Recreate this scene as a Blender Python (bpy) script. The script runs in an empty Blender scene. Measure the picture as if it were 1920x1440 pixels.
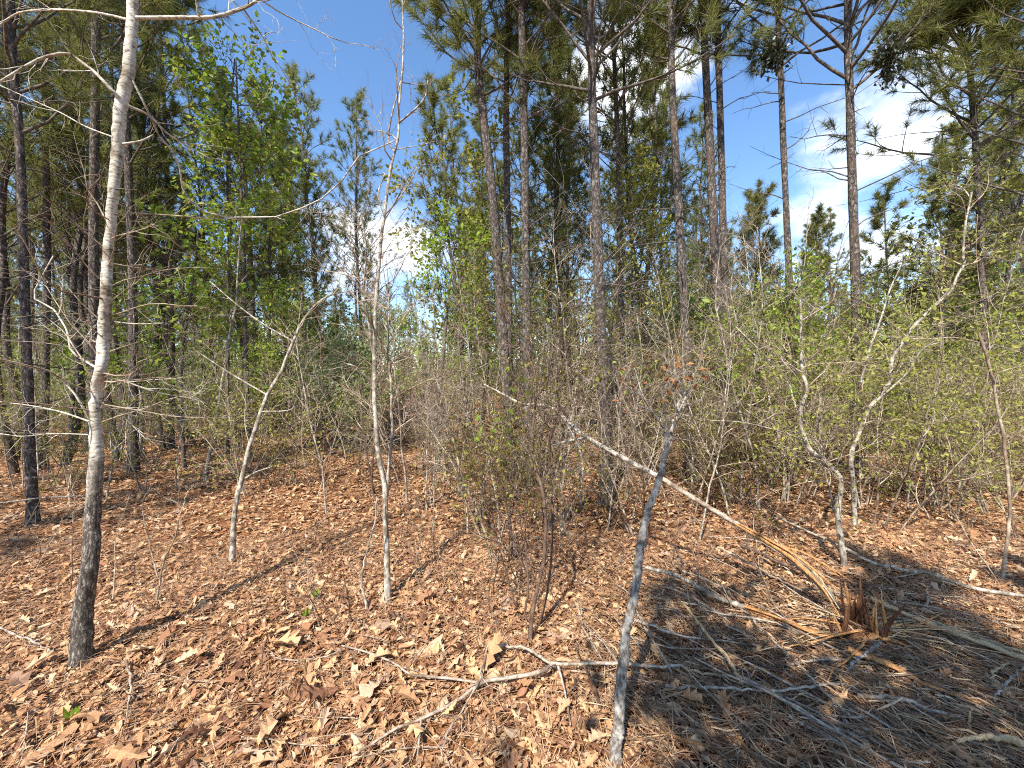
import bpy, math
import numpy as np
from mathutils import Vector, Matrix, Euler
R = math.radians
rng = np.random.default_rng(7)
scn = bpy.context.scene
col = scn.collection

# ------------------------------------------------------------------ camera
FPX, W0, H0 = 723.0, 1920.0, 1440.0          # focal length in photo pixels
CAM_H, PITCH, ROLL = 1.5, -2.2, 1.2
cam = bpy.data.cameras.new('camera')
cam.sensor_width = 36.0
cam.lens = 36.0 * FPX / W0
cam.clip_start = 0.05
cam.clip_end = 2000
cam_ob = bpy.data.objects.new('camera', cam)
col.objects.link(cam_ob)
cam_ob.location = (0, 0, CAM_H)
cam_mat = Euler((R(90 + PITCH), 0, 0)).to_matrix() @ Matrix.Rotation(R(-ROLL), 3, 'Z')
cam_ob.rotation_euler = cam_mat.to_euler()
scn.camera = cam_ob
CM = np.array(cam_mat)

# ------------------------------------------------------------------ sun and sky
SUN_EL, SUN_AZ = 50.0, 24.0                  # light travels away from the camera, SUN_AZ degrees towards +x
az = R(SUN_AZ)
to_sun = Vector((-math.sin(az) * math.cos(R(SUN_EL)), -math.cos(az) * math.cos(R(SUN_EL)), math.sin(R(SUN_EL))))
sun = bpy.data.lights.new('sun', 'SUN')
sun.energy = 5.0
sun.angle = R(0.53)
sun.color = (1.0, 0.94, 0.84)
sun_ob = bpy.data.objects.new('sun', sun)
col.objects.link(sun_ob)
sun_ob.rotation_euler = to_sun.to_track_quat('Z', 'Y').to_euler()
sun_ob.location = to_sun * 30

world = bpy.data.worlds.new('World')
scn.world = world
world.use_nodes = True
nt = world.node_tree
nt.nodes.clear()
N = nt.nodes.new
L = nt.links.new
out = N('ShaderNodeOutputWorld')
bg = N('ShaderNodeBackground'); bg.inputs['Strength'].default_value = 0.115
sky = N('ShaderNodeTexSky'); sky.sky_type = 'NISHITA'; sky.sun_disc = False
sky.sun_elevation = R(SUN_EL); sky.sun_rotation = math.atan2(to_sun.x, to_sun.y)
sky.air_density = 1.0; sky.dust_density = 0.3; sky.ozone_density = 2.4
tc = N('ShaderNodeTexCoord')
# broken cumulus: fractal noise over the dome, flattened towards the horizon
mp = N('ShaderNodeMapping'); mp.inputs['Scale'].default_value = (1, 1, 1.9); mp.inputs['Location'].default_value = (2.35, 0.4, 0.0)
nz = N('ShaderNodeTexNoise'); nz.inputs['Scale'].default_value = 2.1; nz.inputs['Detail'].default_value = 8; nz.inputs['Roughness'].default_value = 0.56
L(tc.outputs['Generated'], mp.inputs['Vector']); L(mp.outputs['Vector'], nz.inputs['Vector'])
def cloud_bump(az_deg, el_deg, radius, amount, prev):
    d = Vector((math.sin(R(az_deg)) * math.cos(R(el_deg)), math.cos(R(az_deg)) * math.cos(R(el_deg)), math.sin(R(el_deg))))
    dist = N('ShaderNodeVectorMath'); dist.operation = 'DISTANCE'
    L(tc.outputs['Generated'], dist.inputs[0]); dist.inputs[1].default_value = d
    mr = N('ShaderNodeMapRange'); mr.interpolation_type = 'SMOOTHSTEP'
    mr.inputs['From Min'].default_value = 0; mr.inputs['From Max'].default_value = radius
    mr.inputs['To Min'].default_value = amount; mr.inputs['To Max'].default_value = 0
    L(dist.outputs['Value'], mr.inputs['Value'])
    ad = N('ShaderNodeMath'); L(prev, ad.inputs[0]); L(mr.outputs[0], ad.inputs[1])
    return ad.outputs[0]
v = nz.outputs['Fac']
v = cloud_bump(-17, 17, 0.28, 0.32, v)
v = cloud_bump(46, 24, 0.36, 0.20, v)
v = cloud_bump(34, 14, 0.24, 0.20, v)
v = cloud_bump(12, 32, 0.22, 0.10, v)
v = cloud_bump(33, 28, 0.20, -0.12, v)
v = cloud_bump(-24, 42, 0.50, -0.35, v)
cr = N('ShaderNodeMapRange'); cr.interpolation_type = 'SMOOTHSTEP'
cr.inputs['From Min'].default_value = 0.60; cr.inputs['From Max'].default_value = 0.78
L(v, cr.inputs['Value'])
mx = N('ShaderNodeMix'); mx.data_type = 'RGBA'
L(cr.outputs[0], mx.inputs['Factor'])
hs = N('ShaderNodeHueSaturation'); hs.inputs['Saturation'].default_value = 1.12; hs.inputs['Value'].default_value = 1.42
L(sky.outputs['Color'], hs.inputs['Color']); L(hs.outputs['Color'], mx.inputs[6]); mx.inputs[7].default_value = (9.0, 9.2, 9.6, 1)
L(mx.outputs[2], bg.inputs['Color']); L(bg.outputs[0], out.inputs[0])

scn.view_settings.view_transform = 'Standard'
scn.view_settings.look = 'None'
scn.view_settings.exposure = 0.85
scn.view_settings.gamma = 1
cy = scn.cycles
scn.render.filter_size = 1.0; cy.filter_width = 1.1; cy.use_denoising = False; cy.use_adaptive_sampling = False; cy.use_light_tree = False
cy.max_bounces = 3; cy.diffuse_bounces = 2; cy.glossy_bounces = 1; cy.transmission_bounces = 2; cy.transparent_max_bounces = 4
cy.debug_use_spatial_splits = True
cy.caustics_reflective = False; cy.caustics_refractive = False

# ------------------------------------------------------------------ numeric helpers
def nrm(v):
    v = np.asarray(v, float)
    return v / (np.linalg.norm(v, axis=-1, keepdims=True) + 1e-12)

def gz(x, y):
    x = np.asarray(x, float); y = np.asarray(y, float)
    near = 0.045 * np.sin(1.7 * x + 0.4) * np.sin(1.3 * y + 0.7) + 0.018 * np.sin(3.1 * x - 1.9 * y)
    far = 0.22 * np.sin(0.21 * x + 1.1) * np.sin(0.17 * y + 0.3) * np.clip((np.hypot(x, y) - 4) / 10, 0, 1)
    return near + far

def ray(px, py):
    d = CM @ np.array([(px - W0 / 2) / FPX, (H0 / 2 - py) / FPX, -1.0])
    return d

def at(px, py, depth):
    d = ray(px, py)
    return np.array([0, 0, CAM_H]) + d * (depth / d[1])

def gnd(px, py, lift=0.0):
    d = ray(px, py); z = 0.0
    for _ in range(6):
        t = (z + lift - CAM_H) / d[2]
        p = np.array([0, 0, CAM_H]) + d * t
        z = float(gz(p[0], p[1]))
    return p

def catmull(P, n):
    P = np.asarray(P, float)
    if len(P) == 2:
        t = np.linspace(0, 1, n)[:, None]
        return P[0] * (1 - t) + P[1] * t
    Q = np.vstack([2 * P[0] - P[1], P, 2 * P[-1] - P[-2]])
    s = np.linspace(0, len(P) - 1, n); i = np.minimum(s.astype(int), len(P) - 2); u = (s - i)[:, None]
    a, b, c, d = Q[i], Q[i + 1], Q[i + 2], Q[i + 3]
    return 0.5 * (2 * b + (c - a) * u + (2 * a - 5 * b + 4 * c - d) * u ** 2 + (3 * b - a - 3 * c + d) * u ** 3)

def offx(S): return S[:, 1] / np.hypot(S[:, 0], S[:, 1])
class MB:
    def __init__(s): s.V = []; s.F = []; s.n = 0
    def add(s, V, F, mi=0, smooth=True):
        V = np.asarray(V, float).reshape(-1, 3); F = np.asarray(F, int)
        if len(F) == 0: return
        s.V.append(V); s.F.append((F + s.n, mi, smooth)); s.n += len(V)
    def tube(s, P, Rd, n=5, mi=0, flat=1.0, rough=0.0, rg=None, cap=True):
        P = np.asarray(P, float); Rd = np.asarray(Rd, float); k = len(P)
        T = nrm(np.gradient(P, axis=0)); m = np.abs(T.mean(0))
        ref = np.eye(3)[int(np.argmin(m))]
        U = nrm(np.cross(T, ref)); Wv = np.cross(T, U)
        a = np.arange(n) * 2 * math.pi / n
        rr = np.repeat(Rd[:, None], n, 1)
        if rough and rg is not None: rr = rr * (1 + rg.normal(0, rough, rr.shape))
        ring = P[:, None] + rr[..., None] * (np.cos(a)[None, :, None] * U[:, None] + flat * np.sin(a)[None, :, None] * Wv[:, None])
        V = ring.reshape(-1, 3)
        i = np.arange(k - 1)[:, None] * n; j = np.arange(n)[None]; j2 = (j + 1) % n
        F = np.stack([i + j, i + j2, i + n + j2, i + n + j], -1).reshape(-1, 4)
        s.add(V, F, mi)
        if cap and n >= 5:
            c = np.array([P[-1]]); base = s.n - len(V)
            f = np.stack([np.arange(n), (np.arange(n) + 1) % n, np.full(n, -1)], -1)
            f[:, :2] += (k - 1) * n + base; f[:, 2] = s.n
            s.V.append(c); s.F.append((f, mi, True)); s.n += 1
    def mesh(s, name, mats):
        me = bpy.data.meshes.new(name)
        if s.n == 0: return me
        V = np.concatenate(s.V)
        me.vertices.add(len(V)); me.vertices.foreach_set('co', V.ravel().astype(np.float32))
        idx = np.concatenate([f.ravel() for f, _, _ in s.F])
        tot = np.concatenate([np.full(len(f), f.shape[1]) for f, _, _ in s.F])
        mi = np.concatenate([np.full(len(f), m) for f, m, _ in s.F])
        sm = np.concatenate([np.full(len(f), x) for f, _, x in s.F])
        me.loops.add(len(idx)); me.loops.foreach_set('vertex_index', idx.astype(np.int32))
        me.polygons.add(len(tot))
        me.polygons.foreach_set('loop_start', np.concatenate([[0], np.cumsum(tot)[:-1]]).astype(np.int32))
        me.polygons.foreach_set('material_index', mi.astype(np.int32))
        me.polygons.foreach_set('use_smooth', sm.astype(bool))
        for m in (mats if isinstance(mats, (list, tuple)) else [mats]): me.materials.append(m)
        me.update(calc_edges=True)
        return me
    def build(s, name, mats, parent=None):
        o = bpy.data.objects.new(name, s.mesh(name, mats)); col.objects.link(o)
        if parent is not None: o.parent = parent
        return o

def tag(o, label, cat=None, group=None, kind=None):
    if label: o['label'] = label
    if cat: o['category'] = cat
    if group: o['group'] = group
    if kind: o['kind'] = kind
    return o

def thing(name, label, cat, loc=(0, 0, 0), group=None):
    o = bpy.data.objects.new(name, None); col.objects.link(o)
    o.location = loc; o.empty_display_size = 0.1
    return tag(o, label, cat, group)

def copy_tree(o, parent=None):
    c = o.copy(); col.objects.link(c); c.parent = parent
    for ch in kids.get(o.name, []): copy_tree(ch, c)
    return c
kids = {}
def reg_kids(root):
    kids[root.name] = list(root.children)
    for ch in root.children: reg_kids(ch)

# ------------------------------------------------------------------ materials
def new_mat(name):
    m = bpy.data.materials.new(name); m.use_nodes = True
    t = m.node_tree; t.nodes.clear()
    o = t.nodes.new('ShaderNodeOutputMaterial')
    return m, t, o
def ramp(t, stops, interp='LINEAR'):
    r = t.nodes.new('ShaderNodeValToRGB'); e = r.color_ramp; e.interpolation = interp
    while len(e.elements) < len(stops): e.elements.new(0.5)
    for k, (p, c) in zip(e.elements, stops): k.position = p; k.color = (*c, 1)
    return r
def rand_node(t):
    g = t.nodes.new('ShaderNodeNewGeometry'); oi = t.nodes.new('ShaderNodeObjectInfo')
    a = t.nodes.new('ShaderNodeMath'); a.operation = 'ADD'; f = t.nodes.new('ShaderNodeMath'); f.operation = 'FRACT'
    t.links.new(g.outputs['Random Per Island'], a.inputs[0]); t.links.new(oi.outputs['Random'], a.inputs[1]); t.links.new(a.outputs[0], f.inputs[0])
    return f.outputs[0]
def leaf_mat(name, stops, transl=0.35, rough=0.6, spec=0.25, mottle=0.25, tint=None):
    m, t, o = new_mat(name); lk = t.links.new
    r = ramp(t, stops); lk(rand_node(t), r.inputs[0])
    mul = r
    if mottle > .16:
        tcn = t.nodes.new('ShaderNodeTexCoord'); n = t.nodes.new('ShaderNodeTexNoise'); n.inputs['Scale'].default_value = 35; n.inputs['Detail'].default_value = 3
        lk(tcn.outputs['Object'], n.inputs['Vector'])
        mr = t.nodes.new('ShaderNodeMapRange'); mr.inputs['From Min'].default_value = .3; mr.inputs['From Max'].default_value = .7
        mr.inputs['To Min'].default_value = 1 - mottle; mr.inputs['To Max'].default_value = 1 + mottle
        lk(n.outputs['Fac'], mr.inputs['Value'])
        mul = t.nodes.new('ShaderNodeVectorMath'); mul.operation = 'SCALE'
        lk(r.outputs[0], mul.inputs[0]); lk(mr.outputs[0], mul.inputs['Scale'])
    p = t.nodes.new('ShaderNodeBsdfPrincipled'); p.inputs['Roughness'].default_value = rough; p.inputs['Specular IOR Level'].default_value = spec
    lk(mul.outputs[0], p.inputs['Base Color'])
    if transl > 0:
        tr = t.nodes.new('ShaderNodeBsdfTranslucent'); lk(mul.outputs[0], tr.inputs['Color'])
        mx = t.nodes.new('ShaderNodeMixShader'); mx.inputs[0].default_value = transl
        lk(p.outputs[0], mx.inputs[1]); lk(tr.outputs[0], mx.inputs[2]); lk(mx.outputs[0], o.inputs[0])
    else: lk(p.outputs[0], o.inputs[0])
    return m
def bark_mat(name, stops, scale=(14, 14, 5), bump=0.5, detail=6, blotch=None, blotch_scale=3.0, blotch_at=(0.5, 0.62), vor=None, rough=0.9, dist=0.02):
    m, t, o = new_mat(name); lk = t.links.new
    tcn = t.nodes.new('ShaderNodeTexCoord'); oi = t.nodes.new('ShaderNodeObjectInfo')
    ad = t.nodes.new('ShaderNodeVectorMath'); ad.operation = 'ADD'
    sc = t.nodes.new('ShaderNodeMath'); sc.operation = 'MULTIPLY'; sc.inputs[1].default_value = 37.0
    lk(oi.outputs['Random'], sc.inputs[0]); lk(tcn.outputs['Object'], ad.inputs[0]); lk(sc.outputs[0], ad.inputs[1])
    mp = t.nodes.new('ShaderNodeMapping'); mp.inputs['Scale'].default_value = scale; lk(ad.outputs[0], mp.inputs['Vector'])
    n = t.nodes.new('ShaderNodeTexNoise'); n.inputs['Scale'].default_value = 1; n.inputs['Detail'].default_value = detail; n.inputs['Roughness'].default_value = 0.65
    lk(mp.outputs[0], n.inputs['Vector'])
    h = n.outputs['Fac']
    if vor:
        vo = t.nodes.new('ShaderNodeTexVoronoi'); vo.feature = 'DISTANCE_TO_EDGE'; vo.inputs['Scale'].default_value = vor
        mpv = t.nodes.new('ShaderNodeMapping'); mpv.inputs['Scale'].default_value = (1, 1, 0.45)
        nd = t.nodes.new('ShaderNodeVectorMath'); nd.operation = 'MULTIPLY_ADD'; nd.inputs[1].default_value = (.12, .12, .12)
        lk(n.outputs['Color'], nd.inputs[0]); lk(ad.outputs[0], nd.inputs[2]); lk(nd.outputs[0], mpv.inputs['Vector']); lk(mpv.outputs[0], vo.inputs['Vector'])
        mr = t.nodes.new('ShaderNodeMapRange'); mr.inputs['From Max'].default_value = 0.22; mr.inputs['To Min'].default_value = .25; lk(vo.outputs['Distance'], mr.inputs['Value'])
        mm = t.nodes.new('ShaderNodeMath'); mm.operation = 'MULTIPLY'; lk(h, mm.inputs[0]); lk(mr.outputs[0], mm.inputs[1]); 
        av = t.nodes.new('ShaderNodeMath'); av.operation = 'MULTIPLY_ADD'; lk(mm.outputs[0], av.inputs[0]); av.inputs[1].default_value = 0.65
        s2 = t.nodes.new('ShaderNodeMath'); s2.operation = 'MULTIPLY'; lk(h, s2.inputs[0]); s2.inputs[1].default_value = 0.45; lk(s2.outputs[0], av.inputs[2])
        h = av.outputs[0]
    r = ramp(t, stops); lk(h, r.inputs[0]); c = r.outputs[0]
    if blotch:
        nb = t.nodes.new('ShaderNodeTexNoise'); nb.inputs['Scale'].default_value = blotch_scale; nb.inputs['Detail'].default_value = 2; lk(ad.outputs[0], nb.inputs['Vector'])
        mr2 = t.nodes.new('ShaderNodeMapRange'); mr2.inputs['From Min'].default_value = blotch_at[0]; mr2.inputs['From Max'].default_value = blotch_at[1]; lk(nb.outputs['Fac'], mr2.inputs['Value'])
        mx = t.nodes.new('ShaderNodeMix'); mx.data_type = 'RGBA'; lk(mr2.outputs[0], mx.inputs['Factor']); lk(c, mx.inputs[6])
        rb = ramp(t, blotch); lk(n.outputs['Fac'], rb.inputs[0]); lk(rb.outputs[0], mx.inputs[7]); c = mx.outputs[2]
    p = t.nodes.new('ShaderNodeBsdfPrincipled'); p.inputs['Roughness'].default_value = rough; p.inputs['Specular IOR Level'].default_value = 0.15
    lk(c, p.inputs['Base Color'])
    if bump > 0:
        b = t.nodes.new('ShaderNodeBump'); b.inputs['Strength'].default_value = bump; b.inputs['Distance'].default_value = dist; lk(h, b.inputs['Height']); lk(b.outputs[0], p.inputs['Normal'])
    lk(p.outputs[0], o.inputs[0])
    return m

M = {}
M['pine_bark'] = bark_mat('pine_bark', [(.2, (.026, .021, .018)), (.38, (.085, .070, .060)), (.55, (.20, .170, .148)), (.75, (.40, .35, .31))], (42, 42, 17), 1.0, vor=27, blotch=[(.3, (.08, .055, .042)), (.7, (.29, .205, .16))], blotch_scale=3.0, blotch_at=(.56, .78), dist=.02)
M['limb_bark'] = bark_mat('limb_bark', [(.3, (.05, .04, .034)), (.55, (.135, .11, .092)), (.75, (.26, .215, .18))], (40, 40, 30), 0, 2)
M['pale_bark'] = bark_mat('pale_bark', [(.32, (.12, .10, .075)), (.46, (.34, .295, .235)), (.62, (.60, .535, .44))], (48, 48, 26), .6, blotch=[(.3, (.085, .068, .052)), (.6, (.26, .215, .165)), (.8, (.42, .365, .30))], blotch_scale=15, blotch_at=(.45, .57), dist=.006)
M['grey_bark'] = bark_mat('grey_bark', [(.3, (.05, .043, .037)), (.46, (.15, .13, .11)), (.66, (.38, .345, .30))], (85, 85, 45), .9, blotch=[(.3, (.22, .20, .175)), (.7, (.56, .52, .46))], blotch_scale=26, blotch_at=(.50, .66), dist=.006)
M['twig'] = bark_mat('twig', [(.3, (.19, .14, .095)), (.5, (.38, .30, .215)), (.7, (.58, .49, .375))], (24, 24, 24), 0, 2, blotch=[(.3, (.12, .08, .055)), (.7, (.26, .17, .12))], blotch_scale=3.0, blotch_at=(.5, .62))
M['dark_twig'] = bark_mat('dark_twig', [(.3, (.06, .038, .028)), (.55, (.145, .092, .066)), (.75, (.25, .17, .125))], (40, 40, 20), 0, 2)
M['dead_wood'] = bark_mat('dead_wood', [(.3, (.17, .13, .095)), (.5, (.40, .32, .245)), (.7, (.62, .535, .44))], (55, 55, 55), .4, blotch=[(.3, (.12, .085, .06)), (.7, (.26, .185, .13))], blotch_scale=12, blotch_at=(.5, .62))
M['fresh_wood'] = bark_mat('fresh_wood', [(.25, (.13, .046, .016)), (.42, (.42, .185, .066)), (.58, (.60, .32, .13)), (.8, (.72, .47, .23))], (70, 70, 28), .8, rough=.75)
M['straw_wood'] = bark_mat('straw_wood', [(.25, (.20, .125, .065)), (.5, (.48, .35, .20)), (.75, (.68, .54, .34))], (70, 70, 40), .7, rough=.75)
M['stump_wood'] = bark_mat('stump_wood', [(.25, (.035, .016, .010)), (.5, (.14, .06, .03)), (.7, (.30, .145, .07)), (.85, (.46, .26, .13))], (90, 90, 14), 1.0, rough=.85)

def birch_mat():
    m, t, o = new_mat('white_bark'); lk = t.links.new
    tcn = t.nodes.new('ShaderNodeTexCoord')
    sx = t.nodes.new('ShaderNodeSeparateXYZ'); lk(tcn.outputs['Object'], sx.inputs[0])
    # rough plated base
    mp = t.nodes.new('ShaderNodeMapping'); mp.inputs['Scale'].default_value = (62, 62, 20); lk(tcn.outputs['Object'], mp.inputs['Vector'])
    n = t.nodes.new('ShaderNodeTexNoise'); n.inputs['Scale'].default_value = 1; n.inputs['Detail'].default_value = 7; n.inputs['Roughness'].default_value = .65; lk(mp.outputs[0], n.inputs['Vector'])
    vo = t.nodes.new('ShaderNodeTexVoronoi'); vo.feature = 'DISTANCE_TO_EDGE'; vo.inputs['Scale'].default_value = 1
    ad = t.nodes.new('ShaderNodeVectorMath'); ad.operation = 'MULTIPLY_ADD'; ad.inputs[1].default_value = (3.2, 3.2, 3.2)
    mpv = t.nodes.new('ShaderNodeMapping'); mpv.inputs['Scale'].default_value = (55, 55, 20); lk(tcn.outputs['Object'], mpv.inputs['Vector'])
    lk(n.outputs['Color'], ad.inputs[0]); lk(mpv.outputs[0], ad.inputs[2]); lk(ad.outputs[0], vo.inputs['Vector'])
    mr = t.nodes.new('ShaderNodeMapRange'); mr.inputs['From Max'].default_value = .3; mr.inputs['To Min'].default_value = .6; lk(vo.outputs['Distance'], mr.inputs['Value'])
    mm = t.nodes.new('ShaderNodeMath'); mm.operation = 'MULTIPLY'; lk(mr.outputs[0], mm.inputs[0]); lk(n.outputs['Fac'], mm.inputs[1])
    r1 = ramp(t, [(.2, (.03, .024, .02)), (.36, (.10, .082, .068)), (.47, (.26, .225, .185)), (.6, (.44, .395, .335))]); lk(mm.outputs[0], r1.inputs[0])
    # smooth pale bark with dark crosswise marks
    mp2 = t.nodes.new('ShaderNodeMapping'); mp2.inputs['Scale'].default_value = (34, 34, 85); lk(tcn.outputs['Object'], mp2.inputs['Vector'])
    n2 = t.nodes.new('ShaderNodeTexNoise'); n2.inputs['Scale'].default_value = 1; n2.inputs['Detail'].default_value = 5; n2.inputs['Roughness'].default_value = .6; lk(mp2.outputs[0], n2.inputs['Vector'])
    n3 = t.nodes.new('ShaderNodeTexNoise'); n3.inputs['Scale'].default_value = 9; n3.inputs['Detail'].default_value = 5; lk(tcn.outputs['Object'], n3.inputs['Vector'])
    r2 = ramp(t, [(.31, (.06, .048, .04)), (.38, (.30, .26, .21)), (.47, (.52, .47, .39)), (.72, (.70, .65, .56))]); lk(n2.outputs['Fac'], r2.inputs[0])
    r3 = ramp(t, [(.34, (.42, .37, .31)), (.44, (.86, .84, .8)), (.55, (1, 1, 1))]); lk(n3.outputs['Fac'], r3.inputs[0])
    mu = t.nodes.new('ShaderNodeMix'); mu.data_type = 'RGBA'; mu.blend_type = 'MULTIPLY'; mu.inputs['Factor'].default_value = 1; lk(r2.outputs[0], mu.inputs[6]); lk(r3.outputs[0], mu.inputs[7])
    z = t.nodes.new('ShaderNodeMath'); z.operation = 'MULTIPLY_ADD'; lk(n3.outputs['Fac'], z.inputs[0]); z.inputs[1].default_value = .9; lk(sx.outputs[2], z.inputs[2])
    zr = t.nodes.new('ShaderNodeMapRange'); zr.inputs['From Min'].default_value = 1.32; zr.inputs['From Max'].default_value = 1.62; lk(z.outputs[0], zr.inputs['Value'])
    mx = t.nodes.new('ShaderNodeMix'); mx.data_type = 'RGBA'; lk(zr.outputs[0], mx.inputs['Factor']); lk(r1.outputs[0], mx.inputs[6]); lk(mu.outputs[2], mx.inputs[7])
    hm = t.nodes.new('ShaderNodeMix'); lk(zr.outputs[0], hm.inputs['Factor']); lk(mm.outputs[0], hm.inputs[2])
    sm = t.nodes.new('ShaderNodeMath'); sm.operation = 'MULTIPLY'; sm.inputs[1].default_value = .35; lk(n2.outputs['Fac'], sm.inputs[0]); lk(sm.outputs[0], hm.inputs[3])
    b = t.nodes.new('ShaderNodeBump'); b.inputs['Strength'].default_value = .9; b.inputs['Distance'].default_value = .012; lk(hm.outputs[0], b.inputs['Height'])
    p = t.nodes.new('ShaderNodeBsdfPrincipled'); p.inputs['Roughness'].default_value = .85; p.inputs['Specular IOR Level'].default_value = .2
    lk(mx.outputs[2], p.inputs['Base Color']); lk(b.outputs[0], p.inputs['Normal']); lk(p.outputs[0], o.inputs[0])
    return m
M['white_bark'] = birch_mat()

M['needle'] = leaf_mat('needle', [(0, (.095, .115, .025)), (.4, (.18, .20, .046)), (.75, (.255, .255, .068)), (1, (.34, .30, .10))], .45, .5, .35, .1)
M['old_needle'] = leaf_mat('old_needle', [(0, (.16, .09, .03)), (1, (.30, .19, .08))], .3, .6, .2, .1)
M['dry_leaf'] = leaf_mat('dry_leaf', [(0, (.13, .058, .034)), (.12, (.30, .148, .08)), (.3, (.47, .262, .132)), (.5, (.60, .375, .195)), (.62, (.41, .205, .10)), (.74, (.66, .46, .275)), (.86, (.50, .355, .235)), (.94, (.24, .135, .088)), (1, (.36, .175, .09))], .12, .7, .15, .25)
M['dead_leaf'] = leaf_mat('dead_leaf', [(0, (.18, .075, .03)), (.5, (.34, .155, .06)), (1, (.45, .24, .11))], .3, .65, .2, .2)
M['bright_leaf'] = leaf_mat('bright_leaf', [(0, (.15, .24, .022)), (.5, (.27, .38, .04)), (1, (.40, .48, .075))], .5, .5, .35, .12)
M['yellow_leaf'] = leaf_mat('yellow_leaf', [(0, (.21, .235, .035)), (.5, (.34, .35, .065)), (1, (.48, .45, .14))], .45, .55, .3, .12)
M['olive_leaf'] = leaf_mat('olive_leaf', [(0, (.06, .058, .012)), (.5, (.12, .11, .022)), (.8, (.20, .17, .035)), (1, (.24, .15, .04))], .3, .55, .3, .15)
M['pale_leaf'] = leaf_mat('pale_leaf', [(0, (.22, .29, .10)), (.6, (.36, .42, .18)), (1, (.48, .50, .28))], .45, .5, .3, .1)
M['dark_leaf'] = leaf_mat('dark_leaf', [(0, (.025, .035, .015)), (.6, (.05, .065, .03)), (1, (.10, .10, .06))], .15, .35, .5, .1)
M['straw'] = leaf_mat('straw', [(0, (.17, .076, .04)), (.5, (.37, .195, .102)), (1, (.60, .41, .25))], .0, .6, .3, .15)
M['shred'] = leaf_mat('shred', [(0, (.10, .055, .032)), (.5, (.25, .15, .085)), (.8, (.40, .26, .15)), (1, (.58, .43, .26))], .0, .7, .2, .2)

def ground_mat():
    m, t, o = new_mat('litter'); lk = t.links.new
    tcn = t.nodes.new('ShaderNodeTexCoord')
    n0 = t.nodes.new('ShaderNodeTexNoise'); n0.inputs['Scale'].default_value = 6; n0.inputs['Detail'].default_value = 4; lk(tcn.outputs['Object'], n0.inputs['Vector'])
    ad = t.nodes.new('ShaderNodeVectorMath'); ad.operation = 'MULTIPLY_ADD'; ad.inputs[1].default_value = (.12, .12, .12); lk(n0.outputs['Color'], ad.inputs[0]); lk(tcn.outputs['Object'], ad.inputs[2])
    vo = t.nodes.new('ShaderNodeTexVoronoi'); vo.inputs['Scale'].default_value = 14; lk(ad.outputs[0], vo.inputs['Vector'])
    r = ramp(t, [(0, (.08, .035, .018)), (.3, (.25, .115, .05)), (.6, (.38, .19, .085)), (.85, (.48, .275, .135)), (1, (.55, .36, .21))])
    sx = t.nodes.new('ShaderNodeSeparateColor'); lk(vo.outputs['Color'], sx.inputs[0]); lk(sx.outputs[0], r.inputs[0])
    n1 = t.nodes.new('ShaderNodeTexNoise'); n1.inputs['Scale'].default_value = 55; n1.inputs['Detail'].default_value = 5; lk(tcn.outputs['Object'], n1.inputs['Vector'])
    n2 = t.nodes.new('ShaderNodeTexNoise'); n2.inputs['Scale'].default_value = .5; n2.inputs['Detail'].default_value = 3; lk(tcn.outputs['Object'], n2.inputs['Vector'])
    r1 = ramp(t, [(.3, (.45, .42, .4)), (.6, (1.1, 1.05, 1)) ]); lk(n1.outputs['Fac'], r1.inputs[0])
    r2 = ramp(t, [(.35, (.8, .74, .7)), (.65, (1, 1, 1))]); lk(n2.outputs['Fac'], r2.inputs[0])
    a = t.nodes.new('ShaderNodeMix'); a.data_type = 'RGBA'; a.blend_type = 'MULTIPLY'; a.inputs['Factor'].default_value = 1; lk(r.outputs[0], a.inputs[6]); lk(r1.outputs[0], a.inputs[7])
    c = t.nodes.new('ShaderNodeMix'); c.data_type = 'RGBA'; c.blend_type = 'MULTIPLY'; c.inputs['Factor'].default_value = 1; lk(a.outputs[2], c.inputs[6]); lk(r2.outputs[0], c.inputs[7])
    p = t.nodes.new('ShaderNodeBsdfPrincipled'); p.inputs['Roughness'].default_value = .85; p.inputs['Specular IOR Level'].default_value = .15
    lk(c.outputs[2], p.inputs['Base Color'])
    h = t.nodes.new('ShaderNodeMath'); h.operation = 'ADD'; lk(sx.outputs[1], h.inputs[0]); lk(n1.outputs['Fac'], h.inputs[1])
    b = t.nodes.new('ShaderNodeBump'); b.inputs['Strength'].default_value = 1; b.inputs['Distance'].default_value = .03; lk(h.outputs[0], b.inputs['Height']); lk(b.outputs[0], p.inputs['Normal'])
    lk(p.outputs[0], o.inputs[0])
    return m
M['litter'] = ground_mat()

# ------------------------------------------------------------------ leaf shapes and scattering
def leaf_shape(xs, ws, lead=None, fold=.15, curl=0.0, cup=0.0, wav=0.0, rg=None, petiole=0.0):
    """leaf along +x, length 1, normal +z"""
    xs = np.asarray(xs, float); ws = np.asarray(ws, float); k = len(xs)
    lead = np.zeros(k) if lead is None else np.asarray(lead, float)
    z = -curl * xs ** 2 + cup * np.sin(xs * math.pi)
    mid = np.stack([xs, np.zeros(k), z], 1)
    wl = wav * (rg.normal(size=k) if rg is not None else np.zeros(k)); wr = wav * (rg.normal(size=k) if rg is not None else np.zeros(k))
    lf = np.stack([xs + lead, ws, z + fold * ws + wl], 1); rt = np.stack([xs + lead, -ws, z + fold * ws + wr], 1)
    V = np.concatenate([mid, lf, rt]); F = []
    for i in range(k - 1):
        F += [(i, i + 1, k + i + 1), (i, k + i + 1, k + i), (i + 1, i, 2 * k + i), (i + 1, 2 * k + i, 2 * k + i + 1)]
    if petiole:
        b = len(V); V = np.vstack([V, [[0, .012, 0], [0, -.012, 0], [-petiole, 0, .02]]]); F.append((b, b + 1, b + 2))
    return V, np.array(F)
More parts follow.
